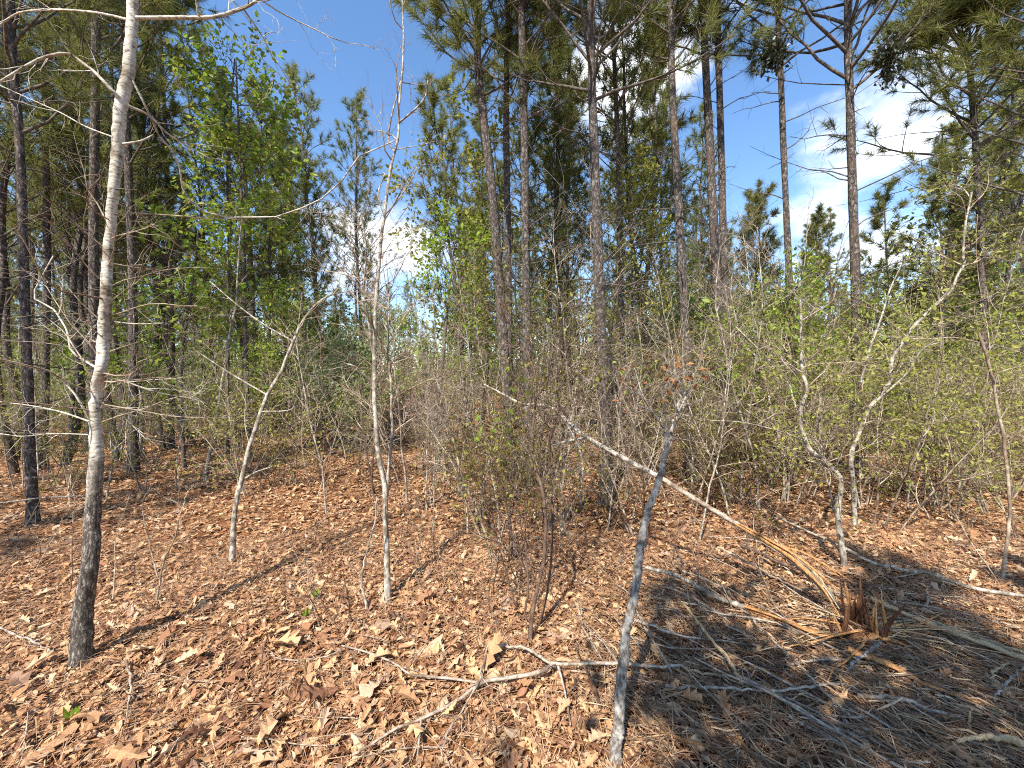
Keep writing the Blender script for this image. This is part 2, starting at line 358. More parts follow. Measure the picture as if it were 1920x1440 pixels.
def oak(rg):
    a = rg.uniform(.6, .95)
    xs = [0, .12, .24, .36, .48, .60, .72, .84, .93, 1.0]
    ws = np.array([.015, .11, .085, .24, .11, .30, .12, .19, .06, .005]) * a * rg.uniform(.85, 1.15, 10)
    lead = [0, .02, .0, .07, .0, .09, .0, .07, 0, 0]
    return leaf_shape(xs, ws, lead, rg.uniform(-.6, .9), rg.uniform(-.4, .5), rg.uniform(-.1, .22), .05, rg, .12)
def oval(rg):
    return leaf_shape([0, .2, .45, .72, 1], np.array([.01, .17, .23, .16, .005]) * rg.uniform(.65, 1.25), None, rg.uniform(-.7, .8), rg.uniform(-.45, .5), 0, .05, rg)
def small(w=.24):          # two folded halves, cheap enough for thousands
    return np.array([[0, 0, 0], [.34, w, .06], [.72, w * .72, .02], [1, 0, -.12], [.72, -w * .72, .02], [.34, -w, .06]]), np.array([[0, 3, 2], [0, 2, 1], [0, 5, 4], [0, 4, 3]])
OAK = [oak(rng) for _ in range(14)]
OVAL = [oval(rng) for _ in range(10)]

def bases(D, Nn):
    X = nrm(D); Y = nrm(np.cross(Nn, X)); Z = np.cross(X, Y)
    return np.stack([X, Y, Z], -1)          # columns
def scatter(mb, tpl, pos, B, sc, mi=0, smooth=False):
    V, F = tpl
    n = len(pos)
    if n == 0: return
    Vv = np.einsum('nij,kj->nki', B, V) * np.asarray(sc)[:, None, None] + np.asarray(pos)[:, None]
    Ff = F[None] + (np.arange(n) * len(V))[:, None, None]
    mb.add(Vv.reshape(-1, 3), Ff.reshape(-1, F.shape[1]), mi, smooth)
def scatter_many(mb, tpls, pos, B, sc, rg, mi=0):
    k = rg.integers(0, len(tpls), len(pos))
    for i, tp in enumerate(tpls):
        s = k == i
        scatter(mb, tp, pos[s], B[s], sc[s], mi)
def leaves_on(mb, anchors, per, tpl, size, spread, rg, mi=0, up=.8, fwd=.7):
    P = np.array([a[0] for a in anchors]); D = np.array([a[1] for a in anchors])
    P = np.repeat(P, per, 0); D = np.repeat(D, per, 0); n = len(P)
    P = P + rg.normal(0, spread, (n, 3)) - D * rg.uniform(0, spread * 2, (n, 1))
    d = nrm(D * fwd + rg.normal(0, .7, (n, 3))); nn = nrm(np.array([0, 0, up]) + rg.normal(0, .45, (n, 3)))
    scatter(mb, tpl, P, bases(d, nn), size * rg.uniform(.6, 1.3, n), mi)
def needles(mb, anchors, per, length, width, rg, mi=0, spread=(12, 78)):
    P = np.array([a[0] for a in anchors]); D = nrm(np.array([a[1] for a in anchors]))
    P = np.repeat(P, per, 0); D = np.repeat(D, per, 0); n = len(P)
    pr = nrm(np.cross(D, rg.normal(size=(n, 3)))); a = np.radians(rg.uniform(spread[0], spread[1], n))[:, None]
    d = D * np.cos(a) + pr * np.sin(a)
    ln = length * rg.uniform(.65, 1.15, (n, 1))
    b = P - D * rg.uniform(0, .10, (n, 1)) * (length / .18)
    w = nrm(np.cross(d, rg.normal(size=(n, 3)))) * width
    tip = b + d * ln; tip[:, 2] -= ln[:, 0] * .10
    V = np.stack([b - w * .5, b + w * .5, tip], 1).reshape(-1, 3)
    mb.add(V, np.arange(3 * n).reshape(-1, 3), mi, False)

def wander(p, d, Ln, n, rg, gn=.15, up=0.0):
    P = [np.array(p, float)]; d = nrm(d)
    for _ in range(n):
        d = nrm(d + rg.normal(0, gn, 3) + np.array([0, 0, up])); P.append(P[-1] + d * Ln / n)
    return np.array(P)
def interp_path(P, t):
    s = t * (len(P) - 1); i = min(int(s), len(P) - 2); u = s - i
    return P[i] * (1 - u) + P[i + 1] * u, nrm(P[i + 1] - P[i])
def sprout(mb, P, Rd, rg, levels, anchors, each=None):
    """side branches along path P; levels = list of dicts. each: collects one mesh per first-level branch"""
    if not levels: return
    lv = levels[0]; n = lv['n']
    n = int(n * rg.uniform(.8, 1.2) + .5)
    az0 = rg.uniform(0, 6.28)
    for k in range(n):
        t = lv.get('t0', .2) + (lv.get('t1', 1) - lv.get('t0', .2)) * (k + rg.uniform(0, 1)) / max(n, 1)
        t = min(t, .995)
        p, T = interp_path(P, t)
        az0 += 2.4 + rg.normal(0, .3)
        ref = np.array([0, 0, 1.0]) if abs(T[2]) < .9 else np.array([1.0, 0, 0])
        u = nrm(np.cross(T, ref)); w = np.cross(T, u)
        a = math.radians(lv.get('ang', 50) * rg.uniform(.75, 1.25))
        d = T * math.cos(a) + (u * math.cos(az0) + w * math.sin(az0)) * math.sin(a)
        ln = lv['len'] * (1 - lv.get('taper', .5) * t) * rg.uniform(.55, 1.2)
        rp = float(np.interp(t, np.linspace(0, 1, len(Rd)), Rd))
        r = min(rp * .7, lv['r'] * rg.uniform(.7, 1.2)); kk = lv.get('k', 4)
        Q = wander(p, d, ln, kk, rg, lv.get('gn', .15), lv.get('up', 0))
        m2 = mb
        if each is not None: m2 = MB(); each.append(m2)
        Rq = np.linspace(r, r * .3, kk + 1)
        m2.tube(Q, Rq, lv.get('s', 4), lv.get('mi', 0), cap=False)
        if len(levels) > 1: sprout(m2, Q, Rq, rg, levels[1:], anchors)
        if len(levels) <= lv.get('leafy', 1):
            for tt in lv.get('at', (1.0,)):
                pp, dd = interp_path(Q, min(tt, .999)); anchors.append((pp, dd))

# ------------------------------------------------------------------ ground
def build_ground():
    r = np.concatenate([np.linspace(0, 14, 71), np.geomspace(14.3, 700, 44)]); th = np.linspace(0, 2 * math.pi, 161)[:-1]
    rr, tt = np.meshgrid(r[1:], th, indexing='ij')
    x = rr * np.sin(tt); y = rr * np.cos(tt) + 2.5
    V = np.stack([x, y, gz(x, y)], -1).reshape(-1, 3)
    V = np.vstack([V, [[0, 2.5, float(gz(0, 2.5))]]]); n = len(th); k = len(r) - 1
    i = np.arange(k - 1)[:, None] * n; j = np.arange(n)[None]; j2 = (j + 1) % n
    F = np.stack([i + j, i + n + j, i + n + j2, i + j2], -1).reshape(-1, 4)
    mb = MB(); mb.add(V, F); mb.F.append((np.stack([np.full(n, len(V) - 1), np.arange(n), (np.arange(n) + 1) % n], -1), 0, True))
    g = mb.build('ground', M['litter'])
    return tag(g, 'forest floor covered in dry tan oak leaves and pine straw', kind='structure')
ground = build_ground()

def litter_pts(n, y0, y1, rg, margin=1.2):
    y = np.sqrt(rg.uniform(y0 ** 2, y1 ** 2, n)); hw = 1.42 * y + margin
    x = rg.uniform(-1, 1, n) * hw
    return x, y
def litter_bases(n, rg, tilt=.32):
    a = rg.uniform(0, 2 * math.pi, n)
    D = np.stack([np.cos(a), np.sin(a), rg.normal(0, tilt * .7, n)], 1)
    Nn = np.stack([rg.normal(0, tilt, n), rg.normal(0, tilt, n), np.where(rg.uniform(size=n) < .8, 1, -1)], 1)
    return bases(D, Nn)
def litter():
    rg = np.random.default_rng(3)
    # the 300 leaves that show largest: one object each
    me = [None] * len(OAK)
    for i, tp in enumerate(OAK):
        b = MB(); b.add(tp[0], tp[1], 0, False); me[i] = b.mesh('leaf', M['dry_leaf'])
    k = 0
    while k < 300:
        y = 1.25 + 1.35 * rg.uniform() ** 1.1; x = rg.uniform(-1, 1) * 1.36 * y
        if x > .18 + .16 * y and y < 2.7 and rg.uniform() < .9: continue
        B = litter_bases(1, rg, .2)[0]; s = rg.uniform(.06, .125) if rg.uniform() < .85 else rg.uniform(.13, .20)
        o = bpy.data.objects.new('leaf', me[int(rg.integers(len(me)))]); col.objects.link(o); o.parent = ground
        mw = Matrix([list(B[0] * s) + [x], list(B[1] * s) + [y], list(B[2] * s) + [float(gz(x, y)) + rg.uniform(.018, .045)], [0, 0, 0, 1]])
        o.matrix_basis = mw
        k += 1
    mb = MB()
    for (n, y0, y1, tp, s0, s1, lift) in ((2600, .9, 3.2, OAK, .05, .12, .035), (17000, .9, 3.0, [small(.3), small(.2), small(.4)], .010, .036, .04), (15000, .9, 3.2, OVAL, .022, .07, .035),
                                          (3000, 3.0, 6.5, OAK[:8], .06, .13, .03), (7000, 3.0, 6.5, OVAL, .03, .085, .035), (22000, 3.0, 6.5, [small(.3), small(.22), small(.36)], .02, .06, .04),
                                          (15000, 6.3, 13, [small(.3), small(.24), small(.38)], .06, .14, .035), (5000, 12.5, 24, [small(.3)], .14, .26, .04)):
        x, y = litter_pts(n, y0, y1, rg)
        P = np.stack([x, y, gz(x, y) + rg.uniform(.004, lift, n)], 1)
        scatter_many(mb, tp, P, litter_bases(n, rg, .27), rg.uniform(s0, s1, n), rg)
    o = mb.build('leaf_litter', M['dry_leaf'], ground); tag(o, 'loose carpet of dry tan fallen leaves', kind='stuff')
    mb = MB()
    for (n, y0, y1, wd) in ((42000, .9, 3.5, .0017), (30000, 3.5, 8, .003)):
        x, y = litter_pts(n, y0, y1, rg); a = rg.uniform(0, 6.283, n); ln = rg.uniform(.06, .17, n)
        P = np.stack([x, y, gz(x, y) + rg.uniform(.015, .045, n)], 1); D = np.stack([np.cos(a), np.sin(a), rg.normal(0, .12, n)], 1)
        w = np.stack([-np.sin(a), np.cos(a), np.zeros(n)], 1) * wd
        V = np.stack([P - w, P + w, P + D * ln[:, None]], 1).reshape(-1, 3)
        mb.add(V, np.arange(3 * n).reshape(-1, 3), 0, False)
    o = mb.build('pine_straw', M['straw'], ground); tag(o, 'thin brown pine needles strewn on the leaves', kind='stuff')
    # shredded wood strewn around the stump
    mb = MB(); n = 9500
    c = gnd(1560, 1260); x = c[0] - .15 + rg.normal(0, .8, n) ; y = c[1] + rg.normal(-.05, .5, n)
    keep = (x > .12 * y + .05); x, y = x[keep], y[keep]; n = len(x)
    a = np.radians(-50 + rg.normal(0, 38, n)); ln = rg.uniform(.03, .15, n); wd = rg.uniform(.0008, .0035, n)
    P = np.stack([x, y, gz(x, y) + rg.uniform(.02, .06, n)], 1); D = np.stack([np.cos(a), np.sin(a), rg.normal(0, .15, n)], 1)
    w = np.stack([-np.sin(a), np.cos(a), rg.normal(0, .5, n)], 1) * wd[:, None]
    Mi = P + D * ln[:, None] * .5 + np.stack([rg.normal(0, .01, n), rg.normal(0, .01, n), rg.normal(.004, .006, n)], 1); E = P + D * ln[:, None]
    V = np.stack([P - w * .6, P + w * .6, Mi - w, Mi + w, E - w * .3, E + w * .3], 1).reshape(-1, 3)
    F = (np.arange(n) * 6)[:, None, None] + np.array([[0, 1, 3, 2], [2, 3, 5, 4]])[None]
    mb.add(V, F.reshape(-1, 4), 0, False)
    o = mb.build('wood_shreds', M['shred'], ground); tag(o, 'shredded yellow wood fibres strewn round the snapped stump', kind='stuff')
litter()

# ------------------------------------------------------------------ pines
def px_path(pts, d0, d1, base, extra_top=None, wob=0.0, rg=None):
    """pixel trace -> 3D path standing at depth d0 at the foot, d1 at the last point"""
    P = [np.array(base, float)]
    for i, (x, y) in enumerate(pts[1:], 1):
        u = i / (len(pts) - 1)
        P.append(at(x, y, d0 + (d1 - d0) * u + (rg.normal(0, wob) if rg is not None and wob else 0)))
    return np.array(P)

def pine_head(P, Rd, rg, t0, reach, nlimb, per, nl, nw, tufts=7, each=True, dead=8):
    """limbs and needles for a pine whose trunk is path P"""
    limbs = []; anchors = []; Lh = P[-1][2] - P[0][2]
    for k in range(nlimb):
        u = (k + rg.uniform(0, 1)) / nlimb; t = t0 + (0.985 - t0) * u
        p, T = interp_path(P, t); azm = k * 2.4 + rg.normal(0, .35)
        el = math.radians(rg.uniform(20, 45) + 22 * u)
        d = np.array([math.cos(azm) * math.cos(el), math.sin(azm) * math.cos(el), math.sin(el)])
        ln = reach * (1.0 - .72 * u) * rg.uniform(.65, 1.2); r = max(.006, min(.0105 * reach * (1 - .5 * u), float(np.interp(t, np.linspace(0, 1, len(Rd)), Rd)) * .55))
        Q = wander(p, d, ln, 7, rg, .10, .07); Rq = np.linspace(r, r * .25, 8)
        mb = MB(); mb.tube(Q, Rq, 5, 0, cap=False); limbs.append(mb)
        sub = []
        sprout(mb, Q, Rq, rg, [dict(n=tufts, t0=.35, t1=1, ang=42, len=ln * .42, r=r * .45, k=4, gn=.13, up=.12, s=3, taper=.45, at=(.72, 1.0), leafy=2)], sub)
        anchors += sub; anchors.append((Q[-1], nrm(Q[-1] - Q[-2])))
    for k in range(5): anchors.append((interp_path(P, .95 + .0099 * k)[0], np.array([rg.normal(0, .3), rg.normal(0, .3), 1])))
    for k in range(dead):                        # bare dead limbs below the crown
        t = rg.uniform(max(.14, t0 - .36), t0 + .15); p, T = interp_path(P, t); azm = rg.uniform(0, 6.28); el = math.radians(rg.uniform(-5, 40))
        d = np.array([math.cos(azm) * math.cos(el), math.sin(azm) * math.cos(el), math.sin(el)]); ln = rg.uniform(.25, 1.25) * reach * .7
        Q = wander(p, d, ln, 5, rg, .14, .02); Rq = np.linspace(.0085, .002, 6); mb = MB(); mb.tube(Q, Rq, 4, 0, cap=False)
        sprout(mb, Q, Rq, rg, [dict(n=4, t0=.3, ang=50, len=ln * .4, r=.004, k=3, gn=.2, s=3)], []); limbs.append(mb)
    cr = MB(); needles(cr, anchors, per, nl, nw, rg)
    return limbs, cr

def hero_pine(label, pts, w0, w1, crown_py, seed, height=9.5, reach=1.5, nlimb=36, per=40, base_py=None, depth=None, dead=20, lean=0.0):
    rg = np.random.default_rng(seed)
    base = gnd(*pts[0]) if depth is None else None
    if base is None:
        base = at(pts[0][0], pts[0][1], depth); base[2] = float(gz(base[0], base[1]))
    base[2] -= .03
    d = base[1]; P = px_path(pts, d, d + lean, base)
    T = nrm(P[-1] - P[-2]); T = nrm(T + np.array([0, 0, .6])); top_z = P[-1][2]
    if top_z < height:
        n = 3
        for i in range(n): P = np.vstack([P, P[-1] + T * (height - top_z) / n / T[2] + rg.normal(0, .03, 3) * np.array([1, 1, 0])])
    zc = at(pts[-1][0], crown_py, d)[2]
    S = catmull(P, 34)
    frac = np.linspace(0, 1, 34); zf = (S[:, 2] - base[2]) / (S[-1, 2] - base[2])
    cf = d / math.hypot(base[0], base[1]); w0 *= .97 * cf; w1 *= .97 * cf; r0 = w0 / 2 * d / FPX; zt = (at(*pts[-1], d)[2] - base[2]) / (S[-1, 2] - base[2]); r1 = w1 / 2 * d / FPX
    Rd = np.where(zf < zt, r0 + (r1 - r0) * np.clip(zf / max(zt, .01), 0, 1), r1 + (.012 - r1) * np.clip((zf - zt) / max(1 - zt, .01), 0, 1))
    Rd = Rd * (1 + .35 * np.exp(-zf * 40)); Rd = np.maximum(Rd, .010)
    root = thing('pine_tree', label, 'tree', base)
    t = MB(); t.tube(S - base, Rd, 10, 0, rough=.05, rg=rg); trunk = t.build('trunk', M['pine_bark'], root)
    t0 = float(np.interp((zc - base[2]) / (S[-1, 2] - base[2]), zf, frac))
    limbs, cr = pine_head(S - base, Rd, rg, t0, reach, nlimb, per, .18, .0042 + .0006 * d, tufts=9, dead=dead)
    for m in limbs: m.build('limb', M['limb_bark'], trunk)
    cr.build('crown', M['needle'], root)
    return root

HP = [
 ('pine with scaly dark trunk close behind the bent leafless limb of the white-barked tree', [(62, 985), (55, 800), (48, 600), (38, 300), (25, 120), (20, 0)], 26, 18, 260, 11, dict(reach=1.5)),
 ('slender dark pine twinned with a thicker scaly pine beside the white-barked tree', [(80, 880), (85, 700), (88, 500), (86, 250), (85, 0)], 20, 14, 200, 12, dict(reach=1.6)),
 ('straight dark pine almost hidden behind the upper trunk of the white-barked tree', [(180, 905), (177, 700), (176, 450), (178, 200), (180, 0)], 24, 18, 150, 13, dict(reach=1.8)),
 ('dark pine standing just past the white-barked tree with leafless lower limbs', [(250, 885), (250, 700), (248, 500), (240, 300), (232, 100), (230, 0)], 22, 14, 330, 14, dict(reach=1.7)),
 ('thin shaded pine between the dark scaly pine and the leafy hardwood', [(320, 842), (322, 650), (318, 450), (310, 250), (300, 60)], 14, 8, 300, 15, dict(reach=1.5)),
 ('dark pine rising behind the white leaning sapling', [(476, 782), (475, 650), (470, 500), (462, 380), (455, 250)], 14, 8, 330, 16, dict(reach=1.6, height=8)),
 ('leaning pine of the close central group with a curved scaly trunk', [(962, 900), (948, 700), (935, 520), (922, 350), (905, 210), (895, 100), (898, 0)], 22, 13, 190, 17, dict(reach=1.5, nlimb=42)),
 ('slimmest pine of the close central group', [(952, 872), (954, 650), (952, 450), (949, 200), (952, 0)], 15, 10, 200, 18, dict(reach=1.5)),
 ('straight scaly pine of the close central group', [(992, 912), (989, 700), (986, 480), (983, 250), (977, 0)], 19, 13, 230, 19, dict(reach=1.5)),
 ('reddish grey scaly pine standing in the litter behind the fallen pale sapling', [(1138, 945), (1132, 750), (1124, 540), (1116, 330), (1110, 150), (1108, 0)], 26, 14, 190, 20, dict(reach=1.7, nlimb=42)),
 ('thin dark pine behind the reddish grey scaly pine', [(1168, 862), (1166, 650), (1162, 450), (1158, 260), (1150, 80)], 14, 8, 330, 21, dict(reach=1.5)),
 ('slim pine with pale scaly bark behind the leaning snapped stem', [(1298, 905), (1292, 720), (1280, 520), (1270, 350), (1260, 150), (1258, 0)], 22, 12, 130, 22, dict(reach=1.4)),
 ('scaly pine crossing close in front of its twin beside the bright green bush', [(1352, 880), (1352, 700), (1343, 520), (1332, 300), (1322, 100), (1318, 0)], 22, 14, 120, 23, dict(reach=1.4, nlimb=46)),
 ('rear twin of two close scaly pines beside the bright green bush', [(1368, 868), (1362, 620), (1355, 400), (1350, 200), (1345, 0)], 18, 12, 110, 24, dict(reach=1.4, nlimb=46)),
 ('slim straight pine rising out of the bright green bush', [(1492, 872), (1485, 640), (1476, 440), (1467, 220), (1460, 60)], 17, 11, 130, 25, dict(reach=1.5, nlimb=36)),
 ('stout straight pine with bare upswept limbs behind the crooked white sapling', [(1604, 890), (1606, 700), (1604, 520), (1597, 300), (1591, 120), (1590, 0)], 23, 16, 180, 26, dict(reach=2.1, nlimb=38)),
 ('spreading pine with yellow-green leaves climbing its lower trunk', [(1848, 860), (1846, 640), (1838, 430), (1828, 250), (1818, 120)], 20, 13, 330, 27, dict(reach=2.0, nlimb=46, height=6.2, per=46)),
 ('pine in thick green needle at the outer edge of the clearing', [(1990, 900), (1990, 640), (1988, 430), (1985, 200)], 22, 14, 420, 28, dict(reach=2.0, nlimb=46, height=8, per=44)),
]
for lab, pts, w0, w1, cpy, seed, kw in HP: hero_pine(lab, pts, w0, w1, cpy, seed, **kw)

# pines deep in the woods: a few kinds, many copies
def pine_kind(seed, height, crown0, reach, r0, per=21, nw=.0125, limbs=38, tufts=6):
    rg = np.random.default_rng(seed)
    P = np.stack([np.cumsum(rg.normal(0, .07, 9)), np.cumsum(rg.normal(0, .07, 9)), np.linspace(-.1, height, 9)], 1); P[0, :2] = 0
    S = catmull(P, 18); Rd = np.linspace(r0, .012, 18)
    root = thing('pine_tree', 'slim pine standing deep in the woods behind the thicket', 'tree', (0, 0, 0), 'pines deep in the woods')
    t = MB(); t.tube(S, Rd, 7, 0, rough=.04, rg=rg)
    ls, cr = pine_head(S, Rd, rg, crown0, reach, limbs, per, .19, nw, tufts=tufts, dead=7)
    for m in ls:
        for V, f in zip(m.V, m.F): pass
        off = t.n
        for V in m.V: t.V.append(V)
        for (f, mi, sm) in m.F: t.F.append((f + off, 1, sm))
        t.n += m.n
    t.build('trunk', [M['pine_bark'], M['limb_bark']], root); cr.build('crown', M['needle'], root)
    reg_kids(root)
    return root
PK = [pine_kind(100 + i, h, c, r, tr) for i, (h, c, r, tr) in enumerate([(9.5, .38, 1.6, .07), (10.5, .42, 1.7, .08), (8.5, .28, 1.6, .06), (11, .45, 1.8, .085), (7.5, .22, 1.5, .05), (10, .33, 1.9, .075), (5.5, .12, 1.3, .04), (9, .4, 1.5, .065)])]
used = set()
def place(kind_list, i, x, y, rg, smin=.85, smax=1.15, label=None):
    src = kind_list[i]
    if src.name not in used: used.add(src.name); o = src
    else: o = copy_tree(src)
    s = rg.uniform(smin, smax)
    o.location = (x, y, float(gz(x, y))); o.rotation_euler = (rg.normal(0, .025), rg.normal(0, .025), rg.uniform(0, 6.28)); o.scale = (s, s, s)
    if label: o['label'] = label
    return o
def zone(x, y):
    px = 960 + x / max(y, .1) * FPX
    for lim, txt in ((300, 'behind the white-barked tree'), (600, 'beyond the young hardwood with bright sprays'), (860, 'beyond the tall forked sapling'), (1250, 'behind the close central pine group'), (1700, 'behind the bright green bush')):
        if px < lim: return txt
    return 'behind the spreading pine'
PLOOK = ['slim pine', 'tall pine', 'slim pine', 'tall pine', 'short full pine', 'broad-crowned pine', 'small bushy young pine', 'slim pine']
def woods():
    rg = np.random.default_rng(55); pts = []; tries = 0
    fixed = [(620, 11, 10.2), (690, 13.5, 10.8), (575, 14, 10.2), (520, 11, 8.2), (862, 13, 11), (655, 17, 11), (540, 17, 10.5),
             (1405, 14, 7.6), (1440, 17, 8.8), (1565, 18, 8.6), (1520, 20, 9), (1690, 10, 5.8), (1750, 8, 6), (1880, 7.5, 7),
             (20, 6.5, 9), (130, 8.5, 10), (215, 9.5, 10), (360, 9, 8.5), (400, 12, 10), (330, 12, 10), (-40, 6, 10), (60, 10, 9.5), (265, 13, 11),
             (1030, 9, 8.6), (1075, 11, 10), (1215, 10, 9), (1240, 12, 10), (900, 10, 9), (1170, 13, 11), (1310, 11, 8.5),
             (880, 7.5, 7), (1012, 7.2, 8.5), (1052, 8.2, 9), (1192, 7.2, 8.5), (1226, 8.6, 9), (108, 7, 9.5), (152, 8.2, 9), (300, 8.5, 9), (282, 10.5, 10), (432, 9.5, 8.5), (503, 9.5, 8), (548, 12.5, 9.5), (15, 8, 10), (215, 7, 9), (600, 9.5, 6.5), (1405, 9, 5), (1545, 11, 5.6)]
    heights = [9.5, 10.5, 8.5, 11, 7.5, 10, 5.5, 9]
    for (px, y, h) in fixed:
        x = (px - 960) / FPX * y; pts.append((x, y)); i = int(np.argmin([abs(a - h) + rg.uniform(0, .8) for a in heights])); s = h / heights[i]
        place(PK, i, x, y, rg, s * .98, s * 1.02, PLOOK[i] + ' standing in the woods ' + zone(x, y))
    n0 = len(pts)
    while len(pts) < 285 and tries < 30000:
        tries += 1
        y = 6.5 + 37 * rg.uniform() ** .8; x = rg.uniform(-1, 1) * (1.42 * y + 3)
        px = 960 + x / y * FPX
        if 520 < px < 860 and y < 15: continue
        if 705 < px < 840 and y < 34: continue
        if 1370 < px < 1740 and y < 20: continue
        if 860 <= px <= 1370 and y < 10: continue
        if px < 520 and y < 9: continue
        if any((x - a) ** 2 + (y - b) ** 2 < (.9 + .02 * y) ** 2 for a, b in pts): continue
        pts.append((x, y))
    for x, y in pts[n0:]:
        px = 960 + x / y * FPX
        i = int(rg.integers(len(PK)))
        s = (.85, 1.15)
        if 1370 < px < 1740: s = (.7, .95)
        if 520 < px < 860: s = (.75, 1.0)
        place(PK, i, x, y, rg, *s, PLOOK[i] + ' standing in the woods ' + zone(x, y))
woods()
def far_woods():
    rg = np.random.default_rng(77); t = MB()
    for k in range(520):
        y = rg.uniform(34, 90); x = rg.uniform(-1, 1) * 1.5 * y; h = rg.uniform(7, 11); z = float(gz(x, y))
        t.tube(np.array([[x, y, z - .2], [x, y, z + h]]), np.array([.1, .02]), 4, 1, cap=False)
        an = []
        for j in range(30):
            u = rg.uniform(0, 1); rr = 1.9 * (1.08 - u) ** .7; a = rg.uniform(0, 6.28)
            an.append((np.array([x + math.cos(a) * rr * rg.uniform(.2, 1), y + math.sin(a) * rr * rg.uniform(.2, 1), z + h * (.02 + .98 * u)]), np.array([math.cos(a), math.sin(a), .8])))
        needles(t, an, 13, .6, .09, rg, 0, (10, 90))
    o = t.build('distant_woods', [M['needle'], M['limb_bark']]); tag(o, 'far mass of pine woods closing off the view', 'woods', kind='stuff')
    b = MB(); n = 900
    for k in range(n):
        y = rg.uniform(16, 46); x = rg.uniform(-1, 1) * 1.45 * y; z = float(gz(x, y)); h = rg.uniform(.8, 2.6); m = 60
        P = np.array([x, y, z]) + rg.normal(0, 1, (m, 3)) * [.55, .55, 0] + np.stack([np.zeros(m), np.zeros(m), rg.uniform(0, 1, m) ** .8 * h], 1)
        D = rg.normal(0, 1, (m, 3)); Nn = rg.normal(0, 1, (m, 3)) + [0, 0, .7]
        scatter(b, (np.array([[0, 0, 0], [.5, .2, .05], [1, 0, 0], [.5, -.2, .05]]), np.array([[0, 1, 2], [0, 2, 3]])), P, bases(D, Nn), rg.uniform(.1, .24, m), int(rg.integers(3)))
    o = b.build('distant_undergrowth', [M['olive_leaf'], M['yellow_leaf'], M['twig']]); tag(o, 'far-off brush under the pines reading as one mass', 'undergrowth', kind='stuff')
far_woods()

# ------------------------------------------------------------------ traced saplings and shrubs
def px3(pts, d0, d1, rg, wob=.03, lift=0):
    out = []
    for i, (x, y) in enumerate(pts):
        u = i / max(1, len(pts) - 1); out.append(at(x, y, d0 + (d1 - d0) * u + rg.normal(0, wob) * (0 < i)))
    return np.array(out)
def sapling(name, label, cat, stems, bark, seed, twigs=None, branches=(), group=None, foliage=None, sides=8, rough=.04, base_depth=None, twig_mat='twig', k=30):
    """stems: list of (pixel path from the foot up, width0, width1, depth change); branches: (pixel path, w0, w1, depth change) each with its own twigs"""
    rg = np.random.default_rng(seed)
    base = gnd(*stems[0][0][0]) if base_depth is None else at(*stems[0][0][0], base_depth)
    base[2] = float(gz(base[0], base[1])) - .02
    root = thing(name, label, cat, base, group); anchors = []; paths = []
    for si, (pts, w0, w1, dd, *own) in enumerate(stems):
        d0 = base[1] if si == 0 or len(pts[0]) < 3 else pts[0][2]
        P = px3([p[:2] for p in pts], d0, d0 + dd, rg, .012)
        if si == 0: P[0] = base
        S = catmull(P, k); S[1:-1] += rg.normal(0, .002, (k - 2, 3))
        Rd = (np.interp(np.linspace(0, 1, k), np.linspace(0, 1, len(w0)), w0) if isinstance(w0, list) else np.linspace(w0 * .9, w1 * .9, k)) / 2 * S[:, 1] / FPX * offx(S)
        if si == 0: Rd *= 1 + .35 * np.exp(-np.linspace(0, 1, k) * (60 if isinstance(w0, list) else 25))
        mb = MB(); mb.tube(S - base, Rd, sides, 0, rough=rough, rg=rg)
        o = mb.build('trunk' if si == 0 else 'stem', M[own[0] if own else bark], root); paths.append((S - base, Rd))
        if twigs:
            each = []; sprout(mb, S - base, Rd, rg, twigs, anchors, each)
            for e in each: e.build('branch', M[twig_mat], root)
    for b in branches:
        pts, w0, w1, dd = b[:4]; tw = b[4] if len(b) > 4 else [dict(n=5, t0=.2, ang=45, len=.22, r=.0025, k=4, gn=.2, s=3), dict(n=2, t0=.3, ang=45, len=.1, r=.0014, k=3, gn=.2, s=3)]
        # start depth: that of the nearest trunk point
        p0 = at(*pts[0], base[1]); S0 = paths[0][0] + base; i = int(np.argmin(np.hypot(S0[:, 0] - p0[0], S0[:, 2] - p0[2]))); d0 = S0[i][1]
        P = px3(pts, d0, d0 + dd, rg, .015)
        S = catmull(P, 16); Rd = np.linspace(w0, w1, 16) / 2 * S[:, 1] / FPX * offx(S)
        mb = MB(); mb.tube(S - base, Rd, 6, 0, rough=.04, rg=rg); sprout(mb, S - base, Rd, rg, tw, anchors)
        mb.build('branch', M[bark], root)
    if foliage:
        for (per, shape, size, spread, mat, frac) in foliage:
            sel = [a for a in anchors if rg.uniform() < frac]
            if sel:
                mb = MB(); leaves_on(mb, sel, per, shape, size, spread, rg); o = mb.build('foliage', M[mat], root); o['kind'] = 'stuff'
    return root, anchors, base

TW = lambda n, ln, r=.004, t0=.25, ang=50, up=.04, n2=5, n3=3, gn=.16: [dict(n=n, t0=t0, ang=ang, len=ln, r=r, k=6, gn=gn, up=up, s=4, at=(1.,)), dict(n=n2, t0=.2, ang=45, len=ln * .45, r=r * .5, k=4, gn=gn, up=up, s=3), dict(n=n3, t0=.25, ang=42, len=ln * .2, r=r * .3, k=3, gn=gn, up=up, s=3)]

